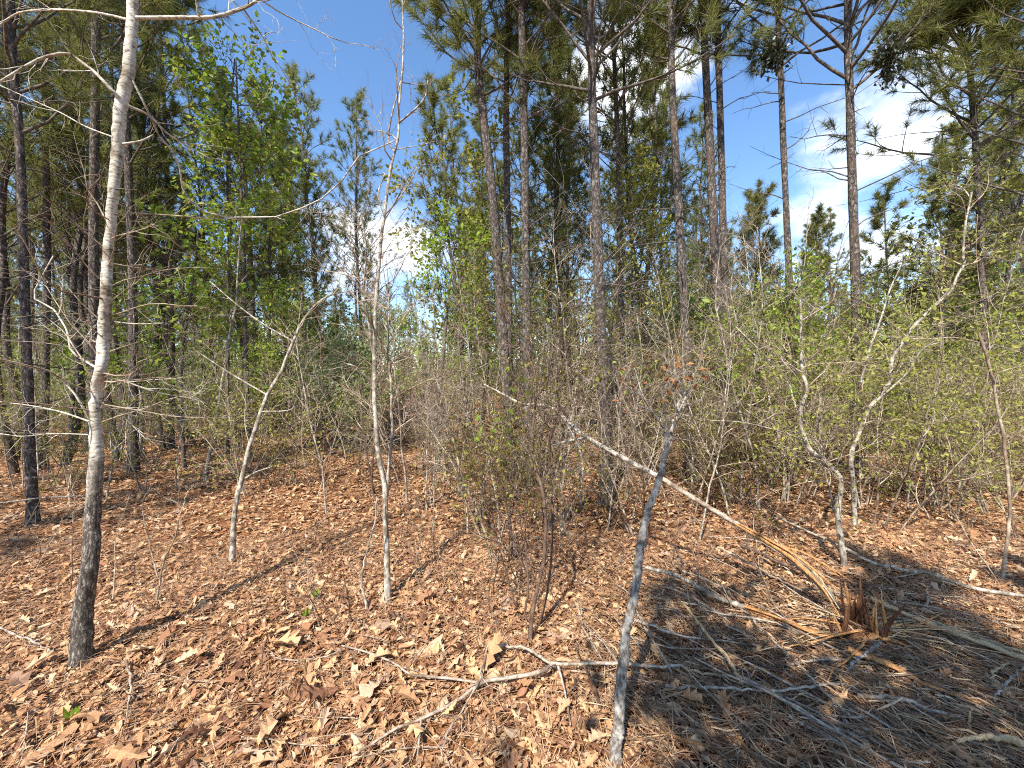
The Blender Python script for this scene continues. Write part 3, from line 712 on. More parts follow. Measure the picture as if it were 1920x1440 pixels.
fine = [dict(n=7, t0=.15, ang=42, len=.35, r=.003, k=5, gn=.17, s=3), dict(n=3, t0=.3, ang=45, len=.15, r=.0016, k=3, gn=.2, s=3)]
WB = [  # traced limbs of the white-barked tree
 ([(255, 34), (333, 33), (400, 32), (450, 17), (483, 0), (560, -60)], 9, 5, .25, [dict(n=11, t0=.3, ang=55, len=1.0, r=.0042, k=7, gn=.14, up=-.06, s=4, taper=.2), dict(n=6, t0=.2, ang=45, len=.38, r=.0026, k=5, gn=.2, s=3), dict(n=3, t0=.3, ang=45, len=.15, r=.0018, k=3, gn=.2, s=3)]),
 ([(230, 187), (213, 173), (180, 137), (143, 110), (123, 100), (83, 107), (50, 123), (0, 153), (-60, 190)], 9, 5, -.2, fine),
 ([(240, 37), (187, 25), (140, 20), (100, 18), (43, 22), (17, 34), (0, 47), (-50, 90)], 6, 4, .3, fine),
 ([(212, 257), (160, 237), (117, 213), (73, 193), (0, 160)], 4, 2, .25),
 ([(230, 270), (265, 264), (287, 253)], 6, 3, .05, []),
 ([(240, 198), (280, 217), (310, 247), (340, 267), (393, 297)], 6, 3, .3, fine),
 ([(246, 145), (267, 187), (283, 220), (297, 253), (323, 283), (337, 313), (342, 353), (357, 377), (383, 397), (427, 408), (517, 407), (567, 390), (603, 373), (640, 340), (673, 293), (740, 264)], 5, 2.5, .7, [dict(n=6, t0=.5, ang=50, len=.3, r=.002, k=5, gn=.15, up=-.05, s=3), dict(n=3, t0=.3, ang=45, len=.15, r=.0014, k=3, gn=.2, s=3)]),
 ([(187, 693), (160, 677), (133, 657), (127, 623), (110, 593), (97, 577), (63, 557), (78, 520), (100, 480)], 6, 3, .2, fine),
 ([(167, 785), (143, 743), (125, 722), (107, 703)], 5.5, 4, -.05, []),
 ([(167, 790), (117, 773), (67, 762), (0, 753)], 5, 2, .2, fine),
 ([(165, 815), (100, 813), (43, 818), (0, 813)], 4, 2, -.1, fine),
 ([(195, 705), (247, 720), (300, 737), (357, 747), (390, 757)], 5, 2, .25, fine),
 ([(193, 757), (233, 783), (277, 827)], 4, 2, .1, fine),
 ([(165, 930), (83, 933), (0, 943), (-40, 945)], 5, 3, -.1, fine),
 ([(190, 600), (250, 607), (307, 606)], 4, 3, .1, []),
]
sapling('white_barked_tree', 'white-barked hardwood with dark furrowed base and leafless crooked limbs', 'tree',
        [([(152, 1245), (154, 1190), (158, 1127), (169, 1060), (174, 960), (180, 880), (180, 815), (177, 780), (181, 733), (188, 693), (193, 647), (197, 597), (199, 547), (202, 480), (208, 417), (213, 350), (220, 283), (224, 233), (231, 177), (239, 143), (245, 83), (248, 33), (250, -60), (256, -300), (262, -600)], [47, 45, 44, 38, 34, 32, 27, 23, 23, 24, 26, 26, 23, 21, 21, 23, 24, 25, 27, 24, 23, 22, 20, 14, 8], 9, .1)],
        'white_bark', 31, [dict(n=26, t0=.27, t1=.6, ang=62, len=.75, r=.0045, k=6, gn=.17, s=4), dict(n=6, t0=.15, ang=45, len=.3, r=.0022, k=4, gn=.18, s=3), dict(n=2, t0=.3, ang=42, len=.12, r=.0013, k=3, gn=.2, s=3)], WB, sides=20, rough=.035, k=110)

sapling('bare_sapling', 'tall leafless forked sapling with thin pale twin stems rising from the leaf litter', 'sapling',
        [([(727, 1132), (726, 1060), (722, 960), (722, 913), (710, 857), (705, 797), (700, 727), (703, 680), (702, 630), (705, 560), (713, 480), (720, 407), (730, 333), (740, 283), (748, 258), (747, 200), (755, 133), (757, 50), (752, -60)], 13, 3, .45),
         ([(724, 940, 2.6), (729, 880), (735, 797), (733, 720), (727, 650), (729, 580), (728, 540)], 8, 3, .2),
         ([(703, 690, 2.75), (690, 600), (683, 540), (686, 470), (678, 400)], 6, 2.5, -.15)],
        'pale_bark', 32, TW(20, .7, .005, .22, 48, .03, 6, 3, .2), [([(748, 230), (770, 212), (783, 200), (798, 180), (803, 150)], 4, 2.5, -.1), ([(740, 285), (728, 262), (735, 215), (752, 150)], 4, 2.5, .1), ([(720, 405), (709, 365), (722, 325)], 3, 2, .1), ([(720, 405), (750, 370), (775, 330), (783, 310)], 3, 2, .2), ([(700, 722), (670, 690), (643, 680)], 4, 2, -.1)])
sapling('leaning_sapling', 'slim pale sapling leaning over with a bowed bare tip', 'sapling',
        [([(435, 1057), (440, 960), (453, 897), (467, 840), (487, 780), (503, 737), (527, 697), (550, 640), (567, 603), (587, 577), (620, 553), (660, 545)], 13, 3, .5)],
        'pale_bark', 33, TW(13, .6, .0045, .25, 50, .02, 6, 3, .2), [([(550, 640), (493, 607), (443, 570), (393, 527)], 4, 2, .2), ([(490, 772), (547, 767), (550, 733)], 3, 2, -.1), ([(500, 740), (427, 697), (367, 657)], 4, 2, .1), ([(455, 900), (480, 885), (510, 875)], 4, 2, -.1)])
sapling('pale_sapling', 'upright white sapling stem standing in the shade with a slight bend', 'sapling',
        [([(385, 905), (390, 865), (400, 820), (409, 770), (416, 720), (424, 680), (430, 627), (437, 595), (443, 570), (446, 500), (452, 420)], 9, 3, .2)], 'pale_bark', 34, TW(14, .9, .007, .25))
sapling('snapped_sapling', 'grey leaning snapped stem with pale twiggy top and withered brown leaves', 'sapling',
        [([(1153, 1452), (1156, 1400), (1160, 1360), (1163, 1293), (1170, 1227), (1175, 1177), (1187, 1127), (1197, 1060), (1203, 1010), (1214, 960)], 27, 15.5, .27), ([(1213.5, 962, 1.695), (1237, 897), (1244, 863), (1257, 817), (1268, 780), (1277, 733)], 15.8, 6, .15, 'pale_bark')],
        'grey_bark', 35, None, [([(1244, 863), (1250, 830), (1250, 790), (1244, 740)], 5, 3, .05, TW(7, .16, .0022)[:2]), ([(1268, 780), (1285, 745), (1300, 700)], 4, 2, .05, TW(8, .16, .002)[:2]), ([(1270, 772), (1262, 735), (1268, 690)], 4, 2, .0, TW(8, .18, .002)[:2]), ([(1257, 817), (1230, 780), (1205, 740), (1190, 690)], 3.5, 2, .1, TW(8, .18, .002)[:2])],
        foliage=[(1, OVAL[0], .035, .01, 'dead_leaf', .35)], sides=14, rough=.05, k=60)
sapling('crooked_sapling', 'crooked white double-stemmed sapling with scattered small yellow-green leaves', 'sapling',
        [([(1587, 1072), (1578, 1020), (1571, 960), (1575, 897), (1550, 870), (1517, 840), (1502, 797), (1503, 760), (1513, 730), (1506, 700), (1503, 687), (1503, 620), (1500, 560)], 15, 6, .05),
         ([(1603, 985, 2.95), (1602, 960), (1600, 907), (1595, 853), (1613, 807), (1627, 770), (1650, 740), (1670, 713), (1671, 680), (1693, 640), (1723, 603), (1747, 577), (1780, 550), (1797, 513), (1808, 493), (1806, 470), (1813, 400), (1822, 360)], 13, 5, .0),
         ([(1571, 985, 2.8), (1563, 950), (1550, 900), (1543, 863), (1537, 807), (1538, 733), (1545, 690)], 6, 3, -.15)],
        'pale_bark', 36, TW(20, .75, .005, .25, 50, .03, 6, 4, .2), [([(1517, 840), (1487, 747), (1478, 718), (1437, 670), (1380, 613)], 4.5, 2, .2), ([(1507, 827), (1467, 810), (1393, 792), (1330, 788), (1280, 777)], 3.5, 2, -.3), ([(1613, 720), (1633, 647), (1650, 603), (1667, 547), (1687, 503)], 6, 3, .2), ([(1640, 755), (1700, 700), (1730, 655), (1770, 640)], 5, 2.5, -.2)],
        foliage=[(3, small(.25), .028, .03, 'yellow_leaf', .6)], k=44)
sapling('curved_sapling', 'smooth brown leafless stem curving up beside yellow-green brush', 'sapling',
        [([(1878, 1092), (1887, 1027), (1893, 960), (1888, 863), (1877, 800), (1863, 723), (1847, 660), (1834, 620)], 10, 7, .1)], 'twig', 37, None,
        [([(1840, 643), (1790, 633), (1747, 635), (1697, 635), (1640, 627)], 4, 2, .2), ([(1862, 702), (1900, 690), (1950, 680)], 3, 2, .2)])
sapling('forked_seedling', 'small thin reddish forked seedling growing in bright leaf litter', 'sapling',
        [([(293, 1137), (297, 1107), (307, 1053), (327, 1010), (340, 960), (352, 920)], 6, 2, .1), ([(296, 1082, 2.6), (285, 1040), (272, 985), (266, 940)], 4, 2, -.05)], 'twig', 38, TW(6, .25, .0022, .3)[:2])
sapling('pale_seedling', 'thin pale seedling beside the foot of the tall forked sapling', 'sapling',
        [([(693, 1158), (684, 1120), (677, 1093), (687, 1037), (703, 977), (706, 930)], 7, 2, .1)], 'pale_bark', 39, TW(5, .25, .0022, .3)[:2])

# evergreen-looking bush in the middle
_, an, base = sapling('olive_bush', 'dark red-stemmed bush with fine olive foliage in front of the fallen sapling', 'bush',
        [([(993, 1207), (998, 1147), (1010, 1093), (1020, 1043), (1023, 960), (1012, 905), (1000, 863), (998, 820), (1003, 773), (1005, 710), (990, 670), (965, 630), (935, 560)], 9, 3, .3),
         ([(975, 1205, 2.2), (984, 1150), (990, 1090), (985, 1000), (990, 920)], 6, 2.5, .1),
         ([(1006, 1200, 2.2), (1022, 1130), (1034, 1040), (1036, 950), (1030, 860), (1040, 780), (1062, 720), (1100, 660)], 6, 2.5, .2),
         ([(985, 1208, 2.25), (965, 1130), (940, 1040), (915, 960), (900, 900)], 4, 2, .1)],
        'dark_twig', 40, TW(13, .85, .004, .52, 42, .09, 6, 4), foliage=[(3, small(.18), .027, .03, 'olive_leaf', .85), (1, small(.3), .026, .025, 'yellow_leaf', .3)], twig_mat='dark_twig')
def leafy_vine():
    rg = np.random.default_rng(41); base = gnd(905, 1000)
    root = thing('leafy_vine', 'thin climbing vine carrying broad fresh green leaves against the olive bush', 'vine', base)
    d = base[1] - .35
    P = np.vstack([[base], px3([(900, 930), (915, 870), (940, 830), (965, 790), (985, 740), (995, 700)], d, d + .05, rg)]); S = catmull(P, 20)
    mb = MB(); mb.tube(S - base, np.linspace(.004, .002, 20), 5); mb.build('stem', M['twig'], root)
    V, F = leaf_shape([0, .15, .4, .7, 1], [.05, .36, .42, .26, .01], [0, -.05, 0, 0, 0], .2, .25); b = MB(); b.add(V, F, 0, True); me = b.mesh('leaf', M['bright_leaf'])
    spots = [(905, 800), (895, 812), (918, 806), (945, 800), (955, 812), (940, 822), (960, 805), (968, 815), (975, 825), (935, 835), (942, 843), (900, 780), (890, 822), (925, 790), (962, 775), (975, 760), (985, 745), (990, 730), (998, 712), (970, 735), (955, 690), (982, 706), (930, 812), (950, 826)]
    for (x, y) in spots:
        p = at(x, y, d + rg.normal(0, .06)) - base; o = bpy.data.objects.new('leaf', me); col.objects.link(o); o.parent = root
        B = bases(rg.normal(0, 1, (1, 3)) + [[0, 0, -.6]], rg.normal(0, .5, (1, 3)) + [[-.2, -.5, .8]])[0]; s = rg.uniform(.05, .085)
        o.matrix_basis = Matrix([list(B[i] * s) + [p[i]] for i in range(3)] + [[0, 0, 0, 1]])
leafy_vine()

def leafy_tree(name, label, cat, stems, seed, twigs, leaf_n, leaf_size, mat, shape, fol=None, bark='limb_bark', sel=None):
    root, an, base = sapling(name, label, cat, stems, bark, seed, twigs, foliage=fol, twig_mat='dark_twig')
    rg = np.random.default_rng(seed + 900)
    b = MB(); b.add(shape[0], shape[1], 0, True); me = b.mesh('leaf', M[mat])
    if sel: an = [a for a in an if sel(a[0])]
    idx = rg.choice(len(an), min(leaf_n, len(an)), replace=False) if an else []
    for i in idx:
        p, d = an[i]; p = p + rg.normal(0, .02, 3)
        B = bases((d + rg.normal(0, .6, 3))[None], (np.array([0, -.15, 1]) + rg.normal(0, .35, 3))[None])[0]; s = leaf_size * rg.uniform(.7, 1.25)
        o = bpy.data.objects.new('leaf', me); col.objects.link(o); o.parent = root
        o.matrix_basis = Matrix([list(B[i2] * s) + [p[i2]] for i2 in range(3)] + [[0, 0, 0, 1]])
    return root
maple = leaf_shape([0, .12, .3, .5, .65, .85, 1], [.03, .3, .2, .42, .16, .14, .01], [0, .02, 0, .08, 0, .02, 0], .2, .2)
ovate = leaf_shape([0, .25, .55, .8, 1], [.02, .24, .27, .16, .01], None, .2, .2)
spray = lambda n, ln, up=.0: [dict(n=n, t0=.25, t1=.98, ang=68, len=ln, r=.008, k=6, gn=.12, up=up, s=4, taper=.45), dict(n=7, t0=.2, ang=45, len=ln * .42, r=.004, k=4, gn=.14, up=.0, s=3), dict(n=4, t0=.25, ang=42, len=ln * .17, r=.002, k=3, gn=.15, up=.0, s=3, at=(.5, 1.))]
leafy_tree('young_hardwood', 'young hardwood with horizontal sprays of bright new leaves between dark pines', 'tree', [([(470, 872), (462, 700), (458, 560), (455, 420), (450, 300), (446, 200), (442, 110)], 11, 3, .1)], 42, spray(32, 1.3), 300, .115, 'bright_leaf', maple, [(2, small(.3), .08, .06, 'bright_leaf', .6), (2, small(.3), .08, .06, 'yellow_leaf', .4)])
leafy_tree('green_sapling', 'leafy sapling low and bushy, overhung by the white leaning sapling', 'tree', [([(345, 880), (340, 700), (350, 600), (365, 500), (372, 430)], 9, 3, -.4)], 43, spray(18, 1.15), 300, .10, 'bright_leaf', maple, [(1, small(.28), .06, .05, 'bright_leaf', .45)], sel=lambda p: p[2] > 1.7)
leafy_tree('green_bush', 'dense bright green broadleaf bush between the paired pines and crooked sapling', 'bush', [([(1480, 905), (1482, 800), (1478, 700), (1470, 620), (1465, 560)], 12, 4, .1), ([(1478, 890, 4.8), (1500, 780), (1530, 690), (1550, 600)], 8, 3, .2), ([(1478, 890, 4.9), (1450, 790), (1420, 690), (1395, 610)], 8, 3, -.2)], 44, spray(15, 1.0, .04), 300, .085, 'bright_leaf', ovate, [(2, small(.3), .055, .07, 'bright_leaf', .55), (1, small(.3), .05, .07, 'yellow_leaf', .4)], sel=lambda p: p[2] > .75)
leafy_tree('light_green_sapling', 'light green leafy sapling filling the gap beside the central pine group', 'tree', [([(820, 885), (825, 750), (835, 620), (845, 520), (855, 430)], 9, 3, .3)], 45, spray(20, 1.0, .05), 240, .09, 'bright_leaf', ovate, [(3, small(.28), .06, .06, 'bright_leaf', .6)], sel=lambda p: p[2] > 1.6)
leafy_tree('yellow_green_tree', 'yellow-green leafy young tree high behind the reddish grey scaly pine', 'tree', [([(1195, 862), (1190, 700), (1188, 560), (1185, 420), (1180, 320)], 10, 4, .2)], 46, spray(20, 1.05, .1), 200, .085, 'yellow_leaf', ovate, [(4, small(.25), .06, .07, 'yellow_leaf', .8)], sel=lambda p: p[2] > 2.2)
leafy_tree('low_green_bush', 'low pale green bush behind the tall forked sapling', 'bush', [([(655, 850), (652, 780), (650, 700), (655, 640)], 7, 3, .1), ([(655, 850, 6.5), (690, 760), (715, 650), (735, 590)], 6, 3, .1)], 47, spray(16, .8, .05), 120, .06, 'pale_leaf', ovate, [(3, small(.28), .05, .06, 'pale_leaf', .8)], sel=lambda p: p[2] > .8)
leafy_tree('crown_hardwood', 'slender hardwood topped with pale silvery new leaves against blue sky', 'tree', [([(425, 850), (428, 600), (432, 400), (430, 250), (440, 110)], 9, 3, .1)], 48, [dict(n=20, t0=.62, t1=.99, ang=45, len=.8, r=.006, k=6, gn=.14, up=.06, s=4, taper=.3), dict(n=6, t0=.25, ang=42, len=.35, r=.003, k=4, gn=.15, s=3), dict(n=2, t0=.3, ang=40, len=.12, r=.002, k=3, s=3)], 150, .08, 'pale_leaf', ovate, [(2, small(.28), .06, .05, 'pale_leaf', .5)])

# ivy-like clumps of dark leaves hanging in pine crowns
def clump(label, px, py, depth, wpx, hpx, seed):
    rg = np.random.default_rng(seed); c = at(px, py, depth); sx = wpx / 2 * depth / FPX; sz = hpx / 2 * depth / FPX
    root = thing('mistletoe_clump', label, 'mistletoe', c); an = []
    mb = MB()
    for k in range(26):
        d = nrm(rg.normal(0, 1, 3)); Q = wander(np.zeros(3), d * [sx, sx, sz], rg.uniform(.6, 1.1) * float(np.linalg.norm(d * [sx, sx, sz])), 5, rg, .1, 0); mb.tube(Q, np.linspace(.005, .002, 6), 4, cap=False)
        for q in Q[2:]: an.append((q, d))
    mb.build('stem', M['dark_twig'], root); f = MB(); leaves_on(f, an, 4, small(.3), .055, .03, rg); f.build('foliage', M['dark_leaf'], root)
clump('dark leafy clump hanging among the bare upswept limbs of the stout pine', 1668, 105, 4.6, 62, 120, 1)
clump('dark leafy clump around the top of the slim straight pine', 1448, 105, 4.9, 60, 75, 2)

# ------------------------------------------------------------------ thicket: kinds and copies
def bush_kind(name, label, cat, group, seed, stems, height, bark, tw, foliage=None, lean=.25, r=.008, tmat=None):
    rg = np.random.default_rng(seed); root = thing(name, label, cat, (0, 0, 0), group); an = []
    st = MB(); br = MB()
    for k in range(stems):
        a = rg.uniform(0, 6.28); P = wander([rg.normal(0, .04), rg.normal(0, .04), -.03], [math.cos(a) * lean, math.sin(a) * lean, 1], height * rg.uniform(.65, 1.1), 9, rg, .09, .05)
        S = catmull(P, 14); Rd = np.linspace(r, r * .25, 14); m = MB(); m.tube(S, Rd, 5, 0, cap=False); m.build('stem', M[bark], root)
        sprout(br, S, Rd, rg, tw, an)
    br.build('branchwork', M[tmat or bark], root)['kind'] = 'stuff'
    for (per, shape, size, spread, mat, frac) in foliage or ():
        sel = [x for x in an if rg.uniform() < frac]
        if sel: f = MB(); leaves_on(f, sel, per, shape, size, spread, rg); f.build('foliage', M[mat], root)['kind'] = 'stuff'
    reg_kids(root); return root
G = 'undergrowth below the pines'
bare_lab, bg_ = 'bare twiggy sapling in the tangled thicket below the pines', 'bare saplings in the thicket'
BARE = [bush_kind('thicket_sapling', bare_lab, 'sapling', bg_, 200 + i, n, h, ['pale_bark', 'twig', 'twig', 'dark_twig', 'pale_bark', 'twig'][i], TW(nb, .6, .0055, .2, 48, .05, 6, 3), None, ln, .011, 'twig')
        for i, (n, h, nb, ln) in enumerate([(1, 3.2, 18, .1), (2, 2.4, 11, .3), (3, 1.8, 8, .35), (2, 2.8, 12, .2), (1, 4.0, 20, .15), (3, 1.4, 8, .4)])]
yl_lab, yg = 'airy shrub dotted with tiny yellow-green leaves under the pines', 'yellow-green shrubs under the pines'
YEL = [bush_kind('leafy_shrub', yl_lab, 'shrub', yg, 220 + i, n, h, 'twig', TW(nb, .5, .004, .2, 50, .04, 5, 3), [(2, small(.26), sz, .03, m, .75)], .35, .007)
       for i, (n, h, nb, sz, m) in enumerate([(3, 1.7, 9, .032, 'yellow_leaf'), (4, 1.3, 8, .030, 'yellow_leaf'), (2, 2.4, 12, .038, 'yellow_leaf')])]
ol_lab, og = 'low olive-brown bush with fine dense twigs on the forest floor', 'olive-brown bushes on the forest floor'
OLV = [bush_kind('olive_shrub', ol_lab, 'shrub', og, 240 + i, n, h, 'dark_twig', TW(nb, .4, .0035, .15, 52, .04, 6, 3), [(2, small(.2), .028, .02, 'olive_leaf', .9)], .45, .006)
       for i, (n, h, nb) in enumerate([(5, .8, 7), (4, 1.2, 8), (3, 1.8, 11)])]
gr_lab, gg = 'green-leaved young hardwood in the understorey behind the thicket', 'young hardwoods in the understorey'
GRN = [bush_kind('understorey_tree', gr_lab, 'tree', gg, 260 + i, 1, h, 'limb_bark', spray(nb, 1.1, .05), [(2, small(.3), .075, .05, m, .7)], .1, .022, 'dark_twig')
       for i, (h, nb, m) in enumerate([(4.2, 18, 'bright_leaf'), (3.2, 15, 'pale_leaf'), (5.2, 20, 'yellow_leaf')])]
def thicket():
    rg = np.random.default_rng(91)
    def drop(K, n, y0, y1, dens, look, smin=.75, smax=1.25):
        c = t = 0
        while c < n and t < 9000:
            t += 1; y = y0 + (y1 - y0) * rg.uniform() ** 1.15; x = rg.uniform(-1, 1) * (1.4 * y + .8); px = 960 + x / y * FPX
            if rg.uniform() > dens(px, y): continue
            i = int(rg.integers(len(K))); place(K, i, x, y, rg, smin, smax, look[i] + ' ' + zone(x, y)); c += 1
    def db(px, y):
        if px < 860: return 0 if y < 4.3 else (.35 if y < 8 else .9)
        if px < 1250: return 0 if y < 3.3 else 1
        return 0 if y < 3.6 else .8
    bl = ['tall bare pale sapling in the thicket', 'bare forked sapling in the thicket', 'bare many-stemmed brown bush in the thicket', 'bare dark-stemmed sapling in the thicket', 'very tall bare pale sapling in the thicket', 'low bare twiggy bush in the thicket']
    drop(BARE, 214, 3.2, 20, db, bl)
    drop([BARE[0], BARE[0], BARE[4]], 11, 3.5, 5.2, lambda px, y: 1 if 790 < px < 1180 else 0, [bl[0], bl[0], bl[4]], .6, .9)
    drop([BARE[0], BARE[3], BARE[4]], 26, 2.9, 5.8, lambda px, y: 1 if 770 < px < 1330 else 0, [bl[0], bl[3], bl[4]], .55, .85)
    drop([BARE[0], BARE[4], BARE[3]], 34, 4.0, 8.5, lambda px, y: 1 if 560 < px < 1560 else 0, [bl[0], bl[4], bl[3]], .95, 1.45)
    drop(YEL, 20, 2.9, 6.5, lambda px, y: 1 if 1640 < px < 1960 else 0, ['airy yellow-green shrub crowding', 'low airy yellow-green shrub crowding', 'tall airy yellow-green shrub crowding'], .8, 1.25)
    drop(OLV, 18, 4.2, 6.5, lambda px, y: 1 if 900 < px < 1900 else 0, ['low olive-brown bush crowding', 'olive-brown bush crowding', 'tall olive-brown bush crowding'], .7, 1.1)
    drop(YEL, 175, 3.6, 20, lambda px, y: (0 if y < 4.4 else .55) if px < 1250 else (1 if y > 3.6 else 0), ['airy yellow-green shrub', 'low airy yellow-green shrub', 'tall airy yellow-green shrub'])
    drop(OLV, 125, 3.4, 20, lambda px, y: (0 if y < 4.2 else .6) if px < 1000 else (.8 if y > 3.6 else 0), ['low olive-brown bush', 'olive-brown bush', 'tall olive-brown bush'])
    drop(GRN, 80, 7, 28, lambda px, y: (.15 if 700 < px < 850 else 1) if not 1380 < px < 1700 else .4, ['green young hardwood in the understorey', 'pale green young hardwood in the understorey', 'yellow-green young hardwood in the understorey'])
thicket()

# ------------------------------------------------------------------ fallen wood and splinters around the stump
def stick(name, label, cat, pts, w0, w1, mat, seed, lift=.03, lifts=None, flat=1.0, twigs=None, group=None, sides=7, rough=.06, parts=()):
    rg = np.random.default_rng(seed)
    lf = lifts or [lift] * len(pts)
    P = np.array([gnd(x, y, l) for (x, y), l in zip(pts, lf)]); base = P[0].copy(); n = max(10, 4 * len(pts))
    S = catmull(P, n); S[1:-1] += rg.normal(0, .003, (n - 2, 3)); Rd = np.linspace(w0, w1, n) * .4 * S[:, 1] / FPX * rg.uniform(.8, 1.15, n)
    root = bpy.data.objects.new(name, None) if twigs or parts else None
    mb = MB(); mb.tube(S - base, Rd, sides, 0, flat, rough, rg)
    if root is None:
        o = mb.build(name, M[mat]); o.location = base; return tag(o, label, cat, group)
    col.objects.link(root); root.location = base; tag(root, label, cat, group); mb.build('stem', M[mat], root)
    if twigs:
        each = []; sprout(mb, S - base, Rd, rg, twigs, [], each)
        for e in each: e.build('twig', M[mat], root)
    for (pp, a, b, mt, fl, ll) in parts:
        Q = np.array([gnd(x, y, l) for (x, y), l in zip(pp, ll if isinstance(ll, (list, tuple)) else [ll] * len(pp))]); Q = catmull(Q, 14); m = MB()
        m.tube(Q - base, np.linspace(a, b, 14) / 2 * Q[:, 1] / FPX, 6, 0, fl, .08, rg); m.build('side_branch' if mt != 'fresh_wood' else 'splinter', M[mt], root)
    return root
z8 = lambda x, y: (640 + x / 3, 960 + y / 3)
z9 = lambda x, y: (1280 + x / 3, 960 + y / 3)
low = [dict(n=6, t0=.15, ang=50, len=.18, r=.0028, k=4, gn=.2, up=-.02, s=4)]
# the fallen sapling still hinged on the stump
def fallen_sapling():
    rg = np.random.default_rng(61); st = gnd(1592, 1190)
    px = [(1575, 1140), (1547, 1100), (1513, 1067), (1480, 1040), (1430, 1010), (1390, 987), (1330, 952), (1273, 917), (1233, 893), (1190, 870), (1140, 843), (1100, 820), (1067, 793), (1033, 763), (980, 757), (950, 743), (907, 720)]
    d = np.linspace(st[1] + .02, st[1] + 1.35, len(px)); P = np.array([at(x, y, dd) for (x, y), dd in zip(px, d)]); base = st.copy()
    root = thing('fallen_sapling', 'long pale sapling snapped at the stump and hung low across the brush', 'fallen tree', base)
    S = catmull(P, 60); w = np.interp(np.linspace(0, 1, 60), [0, .15, .3, .6, .8, 1], [12, 10, 11, 9, 6.5, 3]); Rd = w / 2 * S[:, 1] / FPX
    mb = MB(); mb.tube(S[29:] - base, Rd[29:], 10, 0, rough=.05, rg=rg); mb.build('trunk', M['pale_bark'], root)
    m = MB(); m.tube(S[14:30] - base, Rd[14:30] * np.linspace(.75, 1.0, 16), 10, 0, rough=.08, rg=rg); tag(m.build('torn_butt', M['dead_wood'], root), 'grey-brown barkless lower end of the snapped sapling')
    for k in range(9):
        off = rg.normal(0, .013, 3); q = S[:20] - base + off * np.linspace(1.6, .5, 20)[:, None]; q = q[rg.integers(0, 5):]
        m = MB(); m.tube(q, np.interp(np.linspace(0, 1, len(q)), [0, .4, 1], [.005, .014, .011]) * rg.uniform(.6, 1.2), 5, 0, .6, .15, rg); m.build('splinter', M['fresh_wood' if k % 2 else 'dead_wood'], root)
    for (pp, a, b, dd) in (([(1100, 820), (1060, 828), (1033, 837)], 5, 3, -.1), ([(1062, 795), (1083, 833), (1093, 873), (1090, 910)], 4, 2.5, -.2), ([(1000, 757), (1020, 735), (1050, 745)], 3, 2, .1)):
        i = int(np.argmin([abs(pp[0][0] - x) for x, _ in px])); Q = catmull(px3(pp, d[i], d[i] + dd, rg), 12); m = MB(); r = np.linspace(a, b, 12) / 2 * Q[:, 1] / FPX
        m.tube(Q - base, r, 6); sprout(m, Q - base, r, rg, low, []); m.build('branch', M['pale_bark'], root)
    each = []; sprout(mb, S[26:] - base, Rd[26:], rg, TW(12, .45, .004, .1), [], each)
    for e in each: e.build('branch', M['twig'], root)
fallen_sapling()
def stump():
    rg = np.random.default_rng(62); c = gnd(1606, 1196); root = thing('snapped_stump', 'shattered reddish stump with upright splinters of torn wood', 'stump', c); root.scale = (1.3, 1.3, 1.12)
    mb = MB(); a = np.linspace(0, 2 * math.pi, 15)[:-1]
    P = np.array([[0, 0, -.04], [0, 0, .02], [0, 0, .05]]); mb.tube(P, np.array([.12, .095, .05]), 14, 0, rough=.12, rg=rg); mb.build('base', M['stump_wood'], root)
    for k in range(36):
        an = rg.uniform(0, 6.28); rr = rg.uniform(.045, .105); p = np.array([math.cos(an) * rr * 1.15, math.sin(an) * rr * .8, .0]); tall = .27 if (p[0] < -.07 or .02 < p[0] < .08) else .07
        h = tall * rg.uniform(.55, 1.05); Q = wander(p, [rg.normal(0, .2), rg.normal(0, .2), 1], h, 6, rg, .07, 0)
        m = MB(); m.tube(Q, np.interp(np.linspace(0, 1, 7), [0, .6, 1], [.018, .011, .0012]) * rg.uniform(.4, 1.1), 5, 0, .4, .2, rg); m.build('splinter', M['stump_wood' if k % 3 else 'fresh_wood'], root)
    for k in range(18):      # fanned-out torn strips
        an = rg.uniform(-.9, .7) + (math.pi if k % 3 == 0 else 0); Q = wander([.05, 0, .04], [math.cos(an), math.sin(an) * .6 - .1, .25], rg.uniform(.18, .5), 6, rg, .1, -.07)
        m = MB(); m.tube(Q, np.linspace(.009, .002, 7) * rg.uniform(.5, 1.1), 5, 0, .35, .12, rg); m.build('splinter', M['fresh_wood' if k % 2 else 'straw_wood'], root)
stump()
stick('torn_branch', 'pale branch torn to orange wood where it meets the stump', 'branch', [(1210, 1063)] + [z9(*p) for p in [(0, 375), (100, 430), (220, 490), (350, 535)]], 9, 13, 'pale_bark', 63, .07, [.16, .12, .10, .08, .06],
      parts=[([z9(*p) for p in [(345, 533), (480, 580), (600, 620), (700, 670), (820, 700)]], 12, 15, 'fresh_wood', .8, .05), ([z9(*p) for p in [(350, 530), (500, 580), (640, 640), (760, 690), (880, 690)]], 7, 5, 'fresh_wood', .5, .07)])
